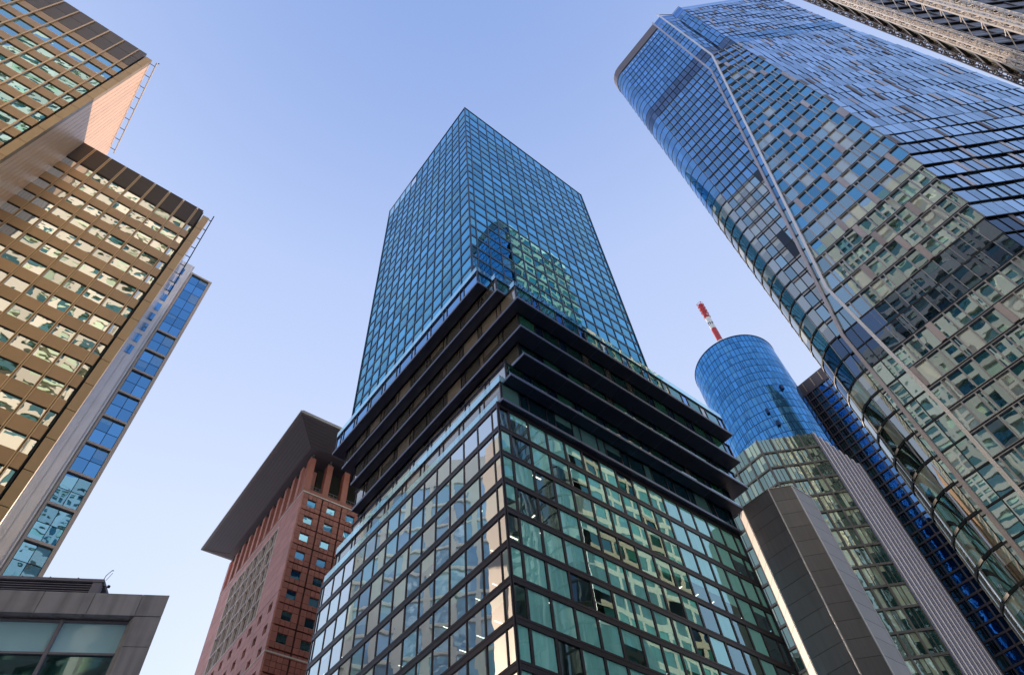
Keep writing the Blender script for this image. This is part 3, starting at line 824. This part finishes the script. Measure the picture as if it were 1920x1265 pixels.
for j in range(len(zR)-1):
    z0, z1 = zR[j], zR[j+1]; zm = (z0+z1)/2
    if z1 < 25: continue
    dark1 = 164.5 < zm < 173; dark2 = 62 < zm < 69.5
    top = zm > 173
    r1, r2, ccu, ccv = vr1(zm), vr2(zm), cu(zm), cv(zm)
    # side face going back (seen in reflections)
    xs = rng(72.1, 98, 2.9)
    for a in xs[1:-1]: F.box(G3(a-.3, 15.1, z0+1.1), GR3*.6, GL3*.10, (0, 0, z1-z0-1.1), 'r_side')
    for a, c in zip(xs, xs[1:]):
        P.add([G3(c-.5, 15.1, z0+.9), G3(a+.5, 15.1, z0+.9), G3(a+.5, 15.1, z1), G3(c-.5, 15.1, z1)], 'r_dark' if (dark1 or dark2) else 'om_green')
    F.box(G3(72.1, 15.1, z0), GR3*25.9, GL3*.12, (0, 0, 1.1), 'r_side')
    # rounded corner
    for i in range(ARC):
        a, c = G(*arc[i]), G(*arc[i+1])
        mm = 'r_dark' if (dark1 or dark2) else ('r_a' if zm > 118 else 'r_round')
        seg_pane(a, c, z0+.32, z1, mm, 0, gn(arcn[i]), gn(arcn[i+1]))
        bar(FP, a, c, z0, z0+.32, -.05, .10 if zm < 118 else .03, 'r_gap' if zm < 118 else 'r_bar', gn(arcn[i]))
        if zm < 118 and i % 2 == 1:
            q = Vector(a); n = gn(arcn[i]); t = Vector((n.y, -n.x)); FP.box((*(q-t*.06), z0+.32), (t*.12).to_3d(), (n*.06).to_3d(), (0, 0, z1-z0-.32), 'r_frame')
    # plane A : columns at fixed positions, clipped by rib 1
    cols = [10.6-1.26*i for i in range(0, 14)]
    for i in range(len(cols)-1):
        a, c = cols[i], max(cols[i+1], r1)
        if a <= r1+.1: break
        if a-c < .15: continue
        big = i % 2 == 0
        mw = .07
        mm = 'r_dark' if (dark1 or dark2) else ('r_a' if zm > 112 else ('r_round' if i % 4 in (1, 2) else 'r_low'))
        sh = .22 if not top else .16
        low = zm < 112
        if low and i % 3 == 2 and random.random() < .6:
            mm2 = 'r_pink'
            FP.box(G3(67.62, c, z0+.2), GL3*(a-c), GR3*.2, (0, 0, z1-z0-.2), 'r_bar'); continue
        P.add([G3(67.68+(.1 if low else 0), a-mw, z0+sh), G3(67.68+(.1 if low else 0), c+mw, z0+sh), G3(67.68+(.1 if low else 0), c+mw, z1), G3(67.68+(.1 if low else 0), a-mw, z1)], mm)
        if not top and not dark1 and not dark2:      # pale reveal at the head of each window
            FP.box(G3(67.64, c+mw, z1-.38), GL3*(a-c-2*mw), GR3*.04, (0, 0, .38), 'r_frame' if low else 'r_bar')
            if not low: FP.box(G3(67.63, a-mw-.14, z0+sh), GL3*.10, GR3*.05, (0, 0, z1-z0-sh-.4), 'r_frame')
    FP.box(G3(67.6, r1, z0), GL3*(10.6-r1), GR3*.3, (0, 0, .22 if not top else .12), 'r_gap' if j % 1 == 0 and not top else 'r_bar')
    # between ribs
    if abs(r1-r2) > .4:
        nb = 2 if abs(r1-r2) > 1.6 else 1
        for q in range(nb):
            a, c = r1-(r1-r2)*q/nb, r1-(r1-r2)*(q+1)/nb
            P.add([G3(67.72, a-.06, z0+.2), G3(67.72, c+.06, z0+.2), G3(67.72, c+.06, z1), G3(67.72, a-.06, z1)], 'r_dark' if (dark1 or dark2) else ('r_a' if zm > 100 else 'r_low'))
            FP.box(G3(67.65, c-.06, z0+.2), GL3*.12, GR3*.3, (0, 0, z1-z0-.2), 'r_gap')
        FP.box(G3(67.64, r2, z0), GL3*(r1-r2), GR3*.3, (0, 0, .2), 'r_gap')
    # plane B from rib 2 to the corner
    pB0 = Vector((67.6, r2)); pB1 = Vector((ccu, ccv))
    pts = [pB0, pB1] if zm < 163 else [pB0, Vector((70.2, -9.5)), pB1]
    for s_i in range(len(pts)-1):
        A, B = pts[s_i], pts[s_i+1]; L = (B-A).length; n_ = max(1, round(L/1.38))
        if L < .5: continue
        k = 0
        off = (j*5) % 4
        widths = []
        x = 0; kk = off
        while x < L-.3:
            w = (.62 if kk % 4 == 3 else 1.55)
            if L-x-w < .5: w = L-x
            widths.append((x, w, kk % 4 == 3)); x += w; kk += 1
        lip = .10 if not top else 0.
        for (x, w, panel_) in widths:
            a = A.lerp(B, x/L); c = A.lerp(B, (x+w)/L); ga, gc = G(*a), G(*c)
            if dark1 or dark2:
                seg_pane(ga, gc, z0+.3, z1, 'r_dark', .05)
                bar(FP, ga, Vector(ga).lerp(Vector(gc), .05), z0+.3, z1, -.04, .02, 'r_frame'); continue
            if panel_ and not top and (random.random() < (.5 if zm < 110 else .28)):
                bar(FP, ga, gc, z0+.3, z1, -.2, .12, 'r_pink'); continue
            dep = .20 if not top else .05
            va, vc = Vector(ga), Vector(gc); t = (vc-va).normalized()
            fa = va+t*.09; fc = vc-t*.09
            r_ = random.random()
            seg_pane(fa+t*.0, fc, z0+.26, z1-.1, ('r_low' if random.random() < (118-zm)/40 else 'r_b') if zm < 150 else 'r_a', dep)
            if not top:
                bar(FP, va, va+t*.09, z0+.2, z1, -.36, .04, 'r_frame'); bar(FP, vc-t*.09, vc, z0+.2, z1, -.36, .04, 'r_frame')
                bar(FP, fa, fc, z1-.1, z1, -.36, .035, 'r_frame'); bar(FP, fa, fc, z0+.2, z0+.28, -.36, .035, 'r_frame')
            else: bar(FP, va, va+t*.08, z0+.1, z1, -.04, .03, 'r_bar')
        bar(FP, G(*A), G(*B), z0, z0+.27 if not top else z0+.16, -.35, -.02, 'r_gap')
    # plane C to the right, thin joints, wandering offsets floor by floor
    c0 = Vector(G(ccu, ccv)); CL = 84.3-c0.x
    wob = .12*math.sin(j*.9)
    x = 0; kk = j*3
    c0w = c0
    while x < CL-.4:
        w = random.choice((1.3, 1.3, 1.45, 1.15))
        if CL-x-w < .7: w = CL-x
        lean = .10*math.sin(x*.55+j*1.7)
        a = c0w+CD*x; c = c0w+CD*(x+w)
        r_ = random.random()
        t = CD
        if r_ < .13 and not dark1: bar(FP, a+t*.03, c-t*(w*.55), z0+.16, z1, -.2, .05, 'r_pink' if r_ < .05 else 'r_cap'); seg_pane(c-t*(w*.55), c-t*.03, z0+.16, z1, 'r_c', .06)
        else: seg_pane(a+t*.03, c-t*.03, z0+.16, z1, 'r_dark' if (zm < 69.5) else ('r_a' if dark1 else 'r_c'), .04-lean*.5)  # lowest floors use dark glass: a dark reflection put into the colour
        bar(FP, a-t*.03, a+t*.03, z0+.13, z1, -.12, .02, 'r_bar')
        x += w
    bar(FP, c0w, c0w+CD*CL, z0, z0+.13, -.12, .02, 'r_gap' if not top else 'r_bar')
F.build('side_wall', T); FP.build('facade_frame', T)
P.flush(T)
b = MB()
for (z0, z1) in ((0, 25), (25, 60), (60, 95), (95, 125), (125, 163), (163, 206.5)):
    zz0 = z0 if z0 < 160 else 163
    v2 = min(vr2(z0), vr2(z1)); cc_u = max(cu(z0), cu(z1)); cc_v = max(cv(z0), cv(z1))
    e = Vector(G(cc_u, cc_v))+CD*26.8
    base = [G(96, 14.6), G(72.4, 14.6), G(69.6, 13.0), G(68.4, 10.6), G(68.4, max(v2, -6)), G(cc_u+.8, cc_v+.5)]
    if z0 == 163: base = base[:4]+[G(68.5, -6.3), G(71.2, -9.2), G(cc_u+.9, cc_v+.5)]
    e2 = Vector(G(cc_u+.8, cc_v+.5)); e2 = e2+CD*(83.6-e2.x)
    b.prism(base+[tuple(e2), (e2.x, e2.y+20)], z0, z1, 'dark')
b.build('core', T)
# crown
c = MB(); zc0, zc1 = 207.3, 212.6
for i in range(ARC):
    bar(c, G(*arc[i]), G(*arc[i+1]), zc0, zc1, -.4, .12, 'r_cap', gn(arcn[i]))
c.box(G3(67.48, -4.3, zc0), GL3*14.9, GR3*.5, (0, 0, zc1-zc0), 'r_cap')
for q in range(44): c.box(G3(67.44, -4.2+.335*q, zc0+.1), GL3*.12, GR3*.04, (0, 0, zc1-zc0-.2), 'r_cap')
c.box(G3(72.1, 14.7, zc0), GR3*25, GL3*.5, (0, 0, zc1-zc0), 'cream')
c.build('crown', T)
c = MB()
A = [G(67.6, -4.4), G(67.6, -6.95), G(70.2, -9.5), G(70.2, -12.2)]
for q in range(2):
    for s_i in range(3):
        bar(c, A[s_i], A[s_i+1], zc0+2.6*q+.1, zc0+2.6*q+2.5, -.1, .0, 'om_blue')
e = Vector(A[3])+CD*(84.3-A[3][0])
for q in range(2): bar(c, A[3], e, zc0+1.8*q+.05, zc0+1.8*q+1.75, -.1, 0, 'r_c')
c.build('parapet_glass', T)
# kinked ribs
def rib(fn, off, w, d, m, name, ztop, kinks):
    r = MB(); zs = kinks
    for a, c in zip(zs, zs[1:]):
        p0, p1 = G3(67.6-d, fn(a)+off, a), G3(67.6-d, fn(c)+off, c)
        ax = (p1-p0)
        r.box(p0, GL3*w, GR3*(d+.1), ax, m)
        r.box(p0+GL3*(w*.35)-GR3*.05, GL3*(w*.3), GR3*.06, ax, m)
    r.build(name, T)
def vr1s(z): return vr1(z)
rib(vr2, -.2, .4, .5, 'r_rib', 'rib', 214.5, [25, 53, 78.5, 163, 214.6])
rib(vr1, -.2, .42, .35, 'r_pink', 'rib', 213, [25, 70, 158, 213.2])
c = MB(); c.tube(Vector((*A[2], 212.7)), G3(67.4, -6.9, 214.4), .12, 'r_frame'); c.tube(Vector((*A[3], 212.9)), Vector((*A[2], 212.9)), .08, 'r_frame'); c.build('roof_edge_rail', T)

# ================================================================== cobalt round tower with mast
CX, CY = azd(26.4, 184)
T = thing('round_blue_tower', 'round cobalt blue glass tower with flat top, behind the green glass block', 'tower', None, (CX, CY, 0))
P = Panes(); F = MB(); CR = 15.2; NZ = 64; ztop = 199.4
def cpt(a, r, z): return Vector((CX+r*math.cos(a), CY+r*math.sin(a), z))
random.seed(3)
rows = [ztop-3.6*i for i in range(0, 46)]
vis = [i for i in range(NZ)]
for j in range(len(rows)-1):
    z1, z0 = rows[j], rows[j+1]
    for i in range(NZ):
        a0, a1 = 2*PI*i/NZ, 2*PI*(i+1)/NZ
        am = (a0+a1)/2
        if math.cos(am)*CX+math.sin(am)*CY > .35*184 : continue
        n0, n1 = (math.cos(a0), math.sin(a0), 0), (math.cos(a1), math.sin(a1), 0)
        e = .06*2*PI/NZ
        parts = [(a0, a1)]
        if j > 2 and random.random() < .4: mid = a0+(a1-a0)*random.choice((.42, .58)); parts = [(a0, mid), (mid, a1)]
        for (b0, b1) in parts:
            m0 = (math.cos(b0), math.sin(b0), 0); m1 = (math.cos(b1), math.sin(b1), 0)
            P.add([cpt(b0+e, CR, z0+.2), cpt(b1-e, CR, z0+.2), cpt(b1-e, CR, z1-.05), cpt(b0+e, CR, z1-.05)], 'cyl', [m0, m1, m1, m0])
            if len(parts) == 2 and (b1-b0) < (a1-a0)*.5:
                for zz_ in (z0+.75,):
                    F.box(cpt(b0+e, CR-.02, zz_), cpt(b1-e, CR-.02, zz_)-cpt(b0+e, CR-.02, zz_), Vector(m0)*.04, (0, 0, .12), 'cyl_bar')
b = MB(); 
b.prism([tuple(cpt(2*PI*i/96, CR-.12, 0).xy) for i in range(96)], 0, ztop-.3, 'cyl_bar'); b.build('core', T)
b = MB(); ring = [cpt(2*PI*i/96, CR+.12, 0) for i in range(96)]; b.prism([tuple(p.xy) for p in ring], ztop-.25, ztop+.2, 'cyl_bar'); b.build('roof_rim', T)
F.build('glazing_bars', T); P.flush(T)
b = MB()
for (az_, z_) in ((250, 158), (254, 152), (282, 168)):
    a = rad(az_); b.box(cpt(a, CR+.05, z_), cpt(a+.06, CR+.05, z_)-cpt(a, CR+.05, z_), Vector((math.cos(a), math.sin(a), 0))*.6, (0, 0, 2.), 'cyl_bar')
b.build('open_vent', T)
T = thing('antenna_mast', 'red and white banded antenna mast on top of the round blue tower', 'antenna mast', None, (*azd(26.45, 186), 199))
mx, my = azd(26.45, 186); lean = Vector((0, 0, 0))
bands = [(199, 211.5, 'red'), (211.5, 219.5, 'white'), (219.5, 228, 'red'), (228, 236, 'white'), (236, 246.5, 'red')]
for (a, c, m) in bands:
    b = MB(); b.tube((mx, my, a), (mx, my, c), 1.12, m, 20); b.build('mast_section', T)
b = MB(); rr = MB()
for zz_ in (247.2, 244.9, 242.6, 240.3, 237.5):
    rr = MB()
    for i in range(8):
        a = 2*PI*i/8; c = 2*PI*(i+1)/8; R_ = 1.4
        rr.tube((mx+R_*math.cos(a), my+R_*math.sin(a), zz_), (mx+R_*math.cos(c), my+R_*math.sin(c), zz_), .06, 'red')
        rr.tube((mx+1*math.cos(a), my+1*math.sin(a), zz_), (mx+R_*math.cos(a), my+R_*math.sin(a), zz_), .045, 'red')
        if i % 2 == 0: rr.box((mx+R_*math.cos(a)-.2, my+R_*math.sin(a)-.2, zz_-.7), (.28, 0, 0), (0, .28, 0), (0, 0, .9), 'red' if zz_ > 240 else 'white')
    rr.build('dipole_ring', T)

tx = bpy.data.curves.new('t', 'FONT'); tx.body = 'hr'; tx.size = 3.6; tx.extrude = .05
to = bpy.data.objects.new('t', tx); COL.objects.link(to)
bpy.context.view_layer.update()
tm = bpy.data.meshes.new_from_object(to.evaluated_get(bpy.context.evaluated_depsgraph_get()))
bpy.data.objects.remove(to)
for v in tm.vertices:      # wrap the letters round the mast
    x, y, zz_ = v.co; ang = -PI/2-rad(20)+(x-1.6)/1.12; R_ = 1.14+zz_
    v.co = (mx+R_*math.cos(ang), my+R_*math.sin(ang), 230.6+y)
tm.materials.clear(); tm.materials.append(MT['cyl_bar'])
lo = bpy.data.objects.new('mast_lettering', tm); COL.objects.link(lo); lo.parent = T; lo.matrix_parent_inverse = Matrix.Translation(T.location).inverted()

# ================================================================== pale green glass block in front of the round tower
yg = 136.3
ga = Vector((yg*math.tan(rad(24.67)), yg)); gb = Vector((yg*math.tan(rad(29.77)), yg-.3)); gtop = 133.9
T = thing('green_glass_block', 'pale green gridded glass block in front of the round blue tower', 'office block', None, (*((ga+gb)/2), 0))
P = Panes(); F = MB()
ld = Vector((-RY, RX)); rd_ = Vector((RX, RY))
zg = [gtop-5.3*i for i in range(22, -1, -1)]
def tri(F, P, a, c, n, out, tag_=None, fm='g_bar'):
    L = (Vector(c)-Vector(a)).length; xs = [L*i/n for i in range(n+1)]
    sub = sorted(xs+[xs[i]+(L/n)*q for i in range(n) for q in (.36, .62)])
    pt, T3, N3 = wall(F, P, a, c, zg, xs, out, .35, .55, .42, fm, 'g_bar', 'g_glass', skip=lambda *k: True)
    wall(F, P, a, c, zg, sub, out, .35, .55, .16, fm, 'g_bar', 'g_glass', bars=False)
    for i in range(n):
        for q in (.36, .62):
            x = xs[i]+(xs[i+1]-xs[i])*q; F.box(pt(x-.06, -.33, zg[0]), T3*.12, N3*.10, (0, 0, zg[-1]-zg[0]), 'white_st' if False else 'g_bar')
tri(F, P, ga, gb, 4, (ga+gb)/2+Vector((0, -50)))
tri(F, P, ga+ld*18, ga, 4, ga+Vector((-60, 0)))
F.build('facade_grid', T)
b = MB(); e = gb+rd_*24
b.prism([tuple(ga+Vector((.6, .8))), tuple(gb+Vector((-.4, .9))), tuple(e+Vector((-.4, .9))), tuple(e+ld*18), tuple(ga+ld*18+Vector((.6, .6)))], 0, gtop-.2, 'dark'); b.build('core', T)
# champagne and lavender fins on the flank running away to the right
F = MB(); t = rd_; n = Vector((t.y, -t.x))
F.box((*(gb+n*.0), 0), (t*24).to_3d(), (n*.1).to_3d(), (0, 0, gtop), 'lav')
for i in range(8):
    q = gb+t*(.4+3.0*i); F.box((*q, 0), (t*.9).to_3d(), (n*.30).to_3d(), (0, 0, gtop+.2), 'g_fin')
    q = gb+t*(2.0+3.0*i); F.box((*q, 0), (t*.35).to_3d(), (n*.26).to_3d(), (0, 0, gtop-.1), 'g_bar')
F.build('fin_flank', T)
P.flush(T)

# ================================================================== dark gridded block behind
T = thing('dark_gridded_block', 'dark brown gridded office block with deep blue panes, right of the round tower', 'office block', None, (*azd(33, 205), 0))
P = Panes(); F = MB()
a = Vector(azd(33.79, 197)); a = a+(-ld)*7
zd = [1.6+.9655*197-6.2-3.62*i for i in range(50, -1, -1)]
c = a+ld*21
L = 21; xs = [0, 3.6, 7.1, 10.6, 13.2, 15.8, 18.4, 21]
pt, T3, N3 = wall(F, P, a, c, zd, xs, a-rd_*60, .4, .55, .34, 'd_bar', 'd_bar', 'd_black',
     matfn=lambda i, j: 'd_blue' if i in (1, 2) else 'd_black')
for x in xs[3:-1]:
    for q in (.8, 1.7): F.box(pt(x+q, -.38, zd[0]), T3*.08, N3*.12, (0, 0, zd[-1]-zd[0]), 'd_bar')
F.box(pt(0, -.5, zd[-1]), T3*21, N3*.45, (0, 0, 6.1), 'd_bar')
for i in range(6): F.box(pt(.5+3.5*i, -.07, zd[-1]+1), T3*.3, N3*.12, (0, 0, 4.6), 'gold_bar')
F.build('facade_grid', T)
b = MB(); b.prism([tuple(a+rd_*.9), tuple(c+rd_*.9), tuple(c+rd_*22), tuple(a+rd_*22)], 0, zd[-1]+6, 'dark'); b.build('core', T)
b = MB(); q = c-ld*.2; b.box((*q, 0), (ld*2.6).to_3d(), (-rd_*-.3).to_3d(), (0, 0, zd[-1]+4), 'g_glass')
for k in range(45): b.tube((*(q-rd_*.05), zd[k]), (*(q+ld*2.6-rd_*.05), zd[k+1]), .07, 'cyl_bar')
b.build('glass_stair_strip', T)
P.flush(T)

# ================================================================== grey faceted shaft
T = thing('grey_faceted_shaft', 'windowless grey metal shaft with angled faces beside the podium, lower right', 'service shaft', None, (36, 84, 0))
g4 = [(31.05, 84.7), (31.05, 82.35), (34.45, 79.0), (37.75, 78.8), (41.2, 82.0), (41.2, 88), (34, 90)]
ztp = 68.2
b = MB(); b.prism(g4, 0, ztp-.1, 'grey_seam'); b.build('core', T)
cs = MB(); random.seed(9)
for i in range(4):
    a, c = Vector(g4[i]), Vector(g4[i+1]); t = (c-a).normalized(); L = (c-a).length; n = Vector((t.y, -t.x))
    if n.dot(-a) < 0: n = -n
    k = 0; z1 = ztp-.1
    mcol = 'grey_sunlit' if i == 0 else 'grey'
    npn = 2 if L > 3.9 and i == 2 else 1
    while z1 > 2:
        z0 = z1-2.36
        for q in range(npn):
            x0, x1 = L*q/npn+.02, L*(q+1)/npn-.02
            cs.box((*(a+t*x0+n*.0), z0+.03), (t*(x1-x0)).to_3d(), (n*.12).to_3d(), (0, 0, z1-z0-.045), mcol)
        z1 = z0
    for p_ in (a, c): cs.tube((*(p_+n*.06), 0), (*(p_+n*.06), ztp), .10, 'grey_edge' if i else 'grey_sunlit', 6)
    cs.box((*(a+n*-.1), ztp-.1), (c-a).to_3d(), (n*.28).to_3d(), (0, 0, .12), 'grey_edge')
cs.build('cassette_cladding', T)

# ================================================================== scaffolded tower, top right
T = thing('scaffolded_tower', 'dark tower wrapped in pale steel lattice scaffold masts, top right corner', 'tower', None, (60, 25, 0))
cn0 = Vector(azd(67.7, 125)); dW = Vector((1, 0)); dS = Vector((math.cos(rad(38)), math.sin(rad(38))))
F = MB(); P = Panes()
nW = Vector((dW.y, -dW.x)); nS = Vector((-dS.y, dS.x))
PT = 7.9
zs = [100+PT*i for i in range(22)]
ZT2 = 275
b = MB()
b.prism([tuple(cn0+dW*.6-nW*1.2), tuple(cn0+dW*60-nW*1.2), tuple(cn0+dW*60+Vector((0, 25))), tuple(cn0+dS*9.5-nS*1.0)], 0, ZT2, 'dark'); b.build('core', T)
for z in zs:
    x = 1.2
    while x < 55:
        q0 = cn0+dW*x; q1 = cn0+dW*(x+4.6)
        for dz in (1.9, 4.6):
            P.add([(*(q0), z+dz), (*(q1), z+dz), (*(q1), z+dz+2.5), (*(q0), z+dz+2.5)], 't_panel')
        F.box((*(q1+nW*-.6), z), (dW*.5).to_3d(), (nW*.9).to_3d(), (0, 0, PT), 'lattice_d')
        x += 5.4
    F.box((*(cn0+nW*-.8), z), (dW*58).to_3d(), (nW*1.3).to_3d(), (0, 0, 1.0), 'black')
    F.box((*(cn0+nW*-.8), z+1.3), (dW*58).to_3d(), (nW*1.1).to_3d(), (0, 0, .25), 'lattice_d')
    F.box((*(cn0-nS*.8), z), (dS*9).to_3d(), (nS*1.5).to_3d(), (0, 0, 1.3), 'black')
    F.box((*(cn0-nS*.8), z+1.9), (dS*9).to_3d(), (nS*1.15).to_3d(), (0, 0, .6), 'black')
    F.box((*(cn0-nS*.8), z+3.0), (dS*9).to_3d(), (nS*1.1).to_3d(), (0, 0, .3), 'lattice_d')
    P.add([(*(cn0+dS*9), z+3.5), (*(cn0), z+3.5), (*(cn0), z+7.6), (*(cn0+dS*9), z+7.6)], 'om_dark')
F.build('facade_slats', T)
P.flush(T)
def mast(c, w, m, name, zz0=100, zz1=ZT2, dia=2.1, tr=.11):
    k = MB(); c = Vector(c); hx = dW*w/2; hy = nW*w/2
    cor = [c-hx-hy, c+hx-hy, c+hx+hy, c-hx+hy]
    for q in cor: k.tube((*q, zz0), (*q, zz1), tr*1.5, m)
    z = zz0; s = 0
    while z < zz1-dia:
        for i in range(4):
            a_, b_ = cor[i], cor[(i+1) % 4]
            k.tube((*a_, z), (*b_, z), tr, m, 3)
            if s % 2: k.tube((*a_, z), (*b_, z+dia), tr, m, 3)
            else: k.tube((*b_, z), (*a_, z+dia), tr, m, 3)
        z += dia; s += 1
    k.build(name, T)
mast(azd(66.5, 131), 1.3, 'lattice_d', 'scaffold_mast', dia=2.6, tr=.12)
mast(azd(67.72, 122), 1.1, 'lattice', 'scaffold_mast', dia=2.8, tr=.13)
mast(azd(68.35, 122.5), 1.0, 'lattice', 'scaffold_mast', dia=2.6, tr=.12)
mast(azd(70.55, 119), 1.1, 'lattice', 'scaffold_mast', dia=2.8, tr=.16)
mast(azd(71.4, 124), 1.2, 'lattice', 'scaffold_mast', dia=2.4, tr=.13)
st = MB()
for z in zs:
    st.tube((*azd(68.6, 123), z), (*azd(70.45, 119.5), z+4.6), .10, 'lattice', 4)
    st.tube((*azd(69.6, 121), z+4), (*azd(70.45, 119.5), z+4.6), .1, 'lattice', 4)
    for az_ in (66.9, 67.15, 67.4):
        for dz in (0, 3.9): st.tube((*azd(az_, 131), z+dz+.4*(az_-66)), (*azd(az_-.4, 130.0), z+dz), .09, 'lattice_d', 4)
st.build('scaffold_stay', T)

# ================================================================== blocks behind the camera, seen only as reflections
def pier_block(name, label, org, e1, e2, L1, L2, h, mat, gm, bay=3.2, fl=3.7, pw=.9, sph=1.2):
    T = thing(name, label, 'building', None, (*org, 0))
    P = Panes(); F = MB(); o = Vector(org); c4 = [o, o+e1*L1, o+e1*L1+e2*L2, o+e2*L2]; cen = (c4[0]+c4[2])/2
    zz = [0]; 
    while zz[-1]+fl < h-3: zz.append(zz[-1]+fl)
    for i in range(4):
        a, c = c4[i], c4[(i+1) % 4]; L = (c-a).length
        n = int(L/bay); xs = [L*k/n for k in range(n+1)]
        outp = (a+c)/2+((a+c)/2-cen)*3
        wall(F, P, a, c, zz, xs, outp, .45, sph, pw, mat, mat, gm)
        pt, T3, N3 = wall(MB(), Panes(), a, c, [zz[-1], h], [0, L], outp, .2, .1, .1, mat, mat, gm)
        F.box(pt(0, -.4, zz[-1]), T3*L, N3*.45, (0, 0, h-zz[-1]), mat)
    F.build('facade', T)
    b = MB(); ins = [o+e1*x_+e2*y_ for x_, y_ in ((.8, .8), (L1-.8, .8), (L1-.8, L2-.8), (.8, L2-.8))]; b.prism([tuple(q) for q in ins], 0, h-.2, 'dark'); b.build('core', T)
    m = MB()
    for p_, mm, nn, r_ in P.l: m.quad(p_, mm, r_)
    m.build('window', T, {'kind': 'stuff'})
R2 = Vector((RX, RY)); L2v = Vector((-RY, RX))
pier_block('limestone_office_tower', 'tall cream limestone office tower with close-set piers, mirrored in the facades', G(-60, -40), R2, L2v, 50, 48, 186, 'cream', 'g_glass', 3.4, 3.7, 1.0, 1.3)
pier_block('sandstone_slab_block', 'long sandstone slab block with wide bays, mirrored low in the folded tower', G(-130, 9), R2, L2v, 30, 60, 225, 'cream', 'g_glass', 4.2, 3.7, .9, 1.3)
pier_block('white_framed_office', 'white framed office block mirrored in the podium glass', (-112, 62), Vector((1, 0)), Vector((0, 1)), 16, 38, 150, 'white_st', 'w_glass', 6.3, 7.4, 1.5, .8)
pier_block('cream_street_block', 'slender cream office tower with narrow bays, farther back, mirrored in the blue stair windows', G(-14, -92), R2, L2v, 46, 24, 176, 'cream', 'g_glass', 3.0, 3.6, 1.1, 1.2)

# ================================================================== light
SUN_AZ, SUN_EL = -20., 24.5
w = bpy.data.worlds.new('World'); S.world = w; w.use_nodes = True
n = w.node_tree.nodes; l = w.node_tree.links; n.clear()
out = n.new('ShaderNodeOutputWorld'); bg = n.new('ShaderNodeBackground'); sk = n.new('ShaderNodeTexSky')
sk.sky_type = 'NISHITA'; sk.sun_disc = False; sk.sun_elevation = rad(SUN_EL); sk.sun_rotation = rad(SUN_AZ)
sk.air_density = 1.0; sk.dust_density = .35; sk.ozone_density = 1.5; sk.altitude = 100
tc = n.new('ShaderNodeTexCoord'); sp = n.new('ShaderNodeSeparateXYZ'); l.new(tc.outputs['Generated'], sp.inputs[0])
cr = n.new('ShaderNodeValToRGB'); l.new(sp.outputs[2], cr.inputs[0])
K = 1/(2**.70*.14)
el = cr.color_ramp.elements
for i, (p_, c_) in enumerate([(.0, (.80, .82, .90)), (.45, (.70, .80, 1.0)), (.62, (.70, .79, 1.0)), (.86, (.52, .64, .97)), (1., (.29, .43, .83))]):
    e_ = el[i] if i < 2 else el.new(p_)
    e_.position = p_; e_.color = (*c_, 1)
vm = n.new('ShaderNodeVectorMath'); vm.operation = 'SCALE'; vm.inputs['Scale'].default_value = K; l.new(cr.outputs[0], vm.inputs[0])
mx = n.new('ShaderNodeMix'); mx.data_type = 'RGBA'; mx.inputs['Factor'].default_value = .86
l.new(sk.outputs[0], mx.inputs['A']); l.new(vm.outputs[0], mx.inputs['B'])
l.new(mx.outputs['Result'], bg.inputs[0]); bg.inputs[1].default_value = .14
l.new(bg.outputs[0], out.inputs[0])
sl = bpy.data.lights.new('sun', 'SUN'); sl.energy = 5.0; sl.angle = rad(.53); sl.color = (1, .80, .62)
so = bpy.data.objects.new('sun', sl); COL.objects.link(so)
d = Vector((math.sin(rad(SUN_AZ))*math.cos(rad(SUN_EL)), math.cos(rad(SUN_AZ))*math.cos(rad(SUN_EL)), math.sin(rad(SUN_EL))))
so.rotation_euler = d.to_track_quat('Z', 'Y').to_euler()
S.view_settings.view_transform = 'Standard'; S.view_settings.look = 'None'; S.view_settings.gamma = 1
S.view_settings.exposure = 0.75
S.render.engine = 'CYCLES'
S.cycles.max_bounces = 10; S.cycles.glossy_bounces = 6; S.cycles.transparent_max_bounces = 12
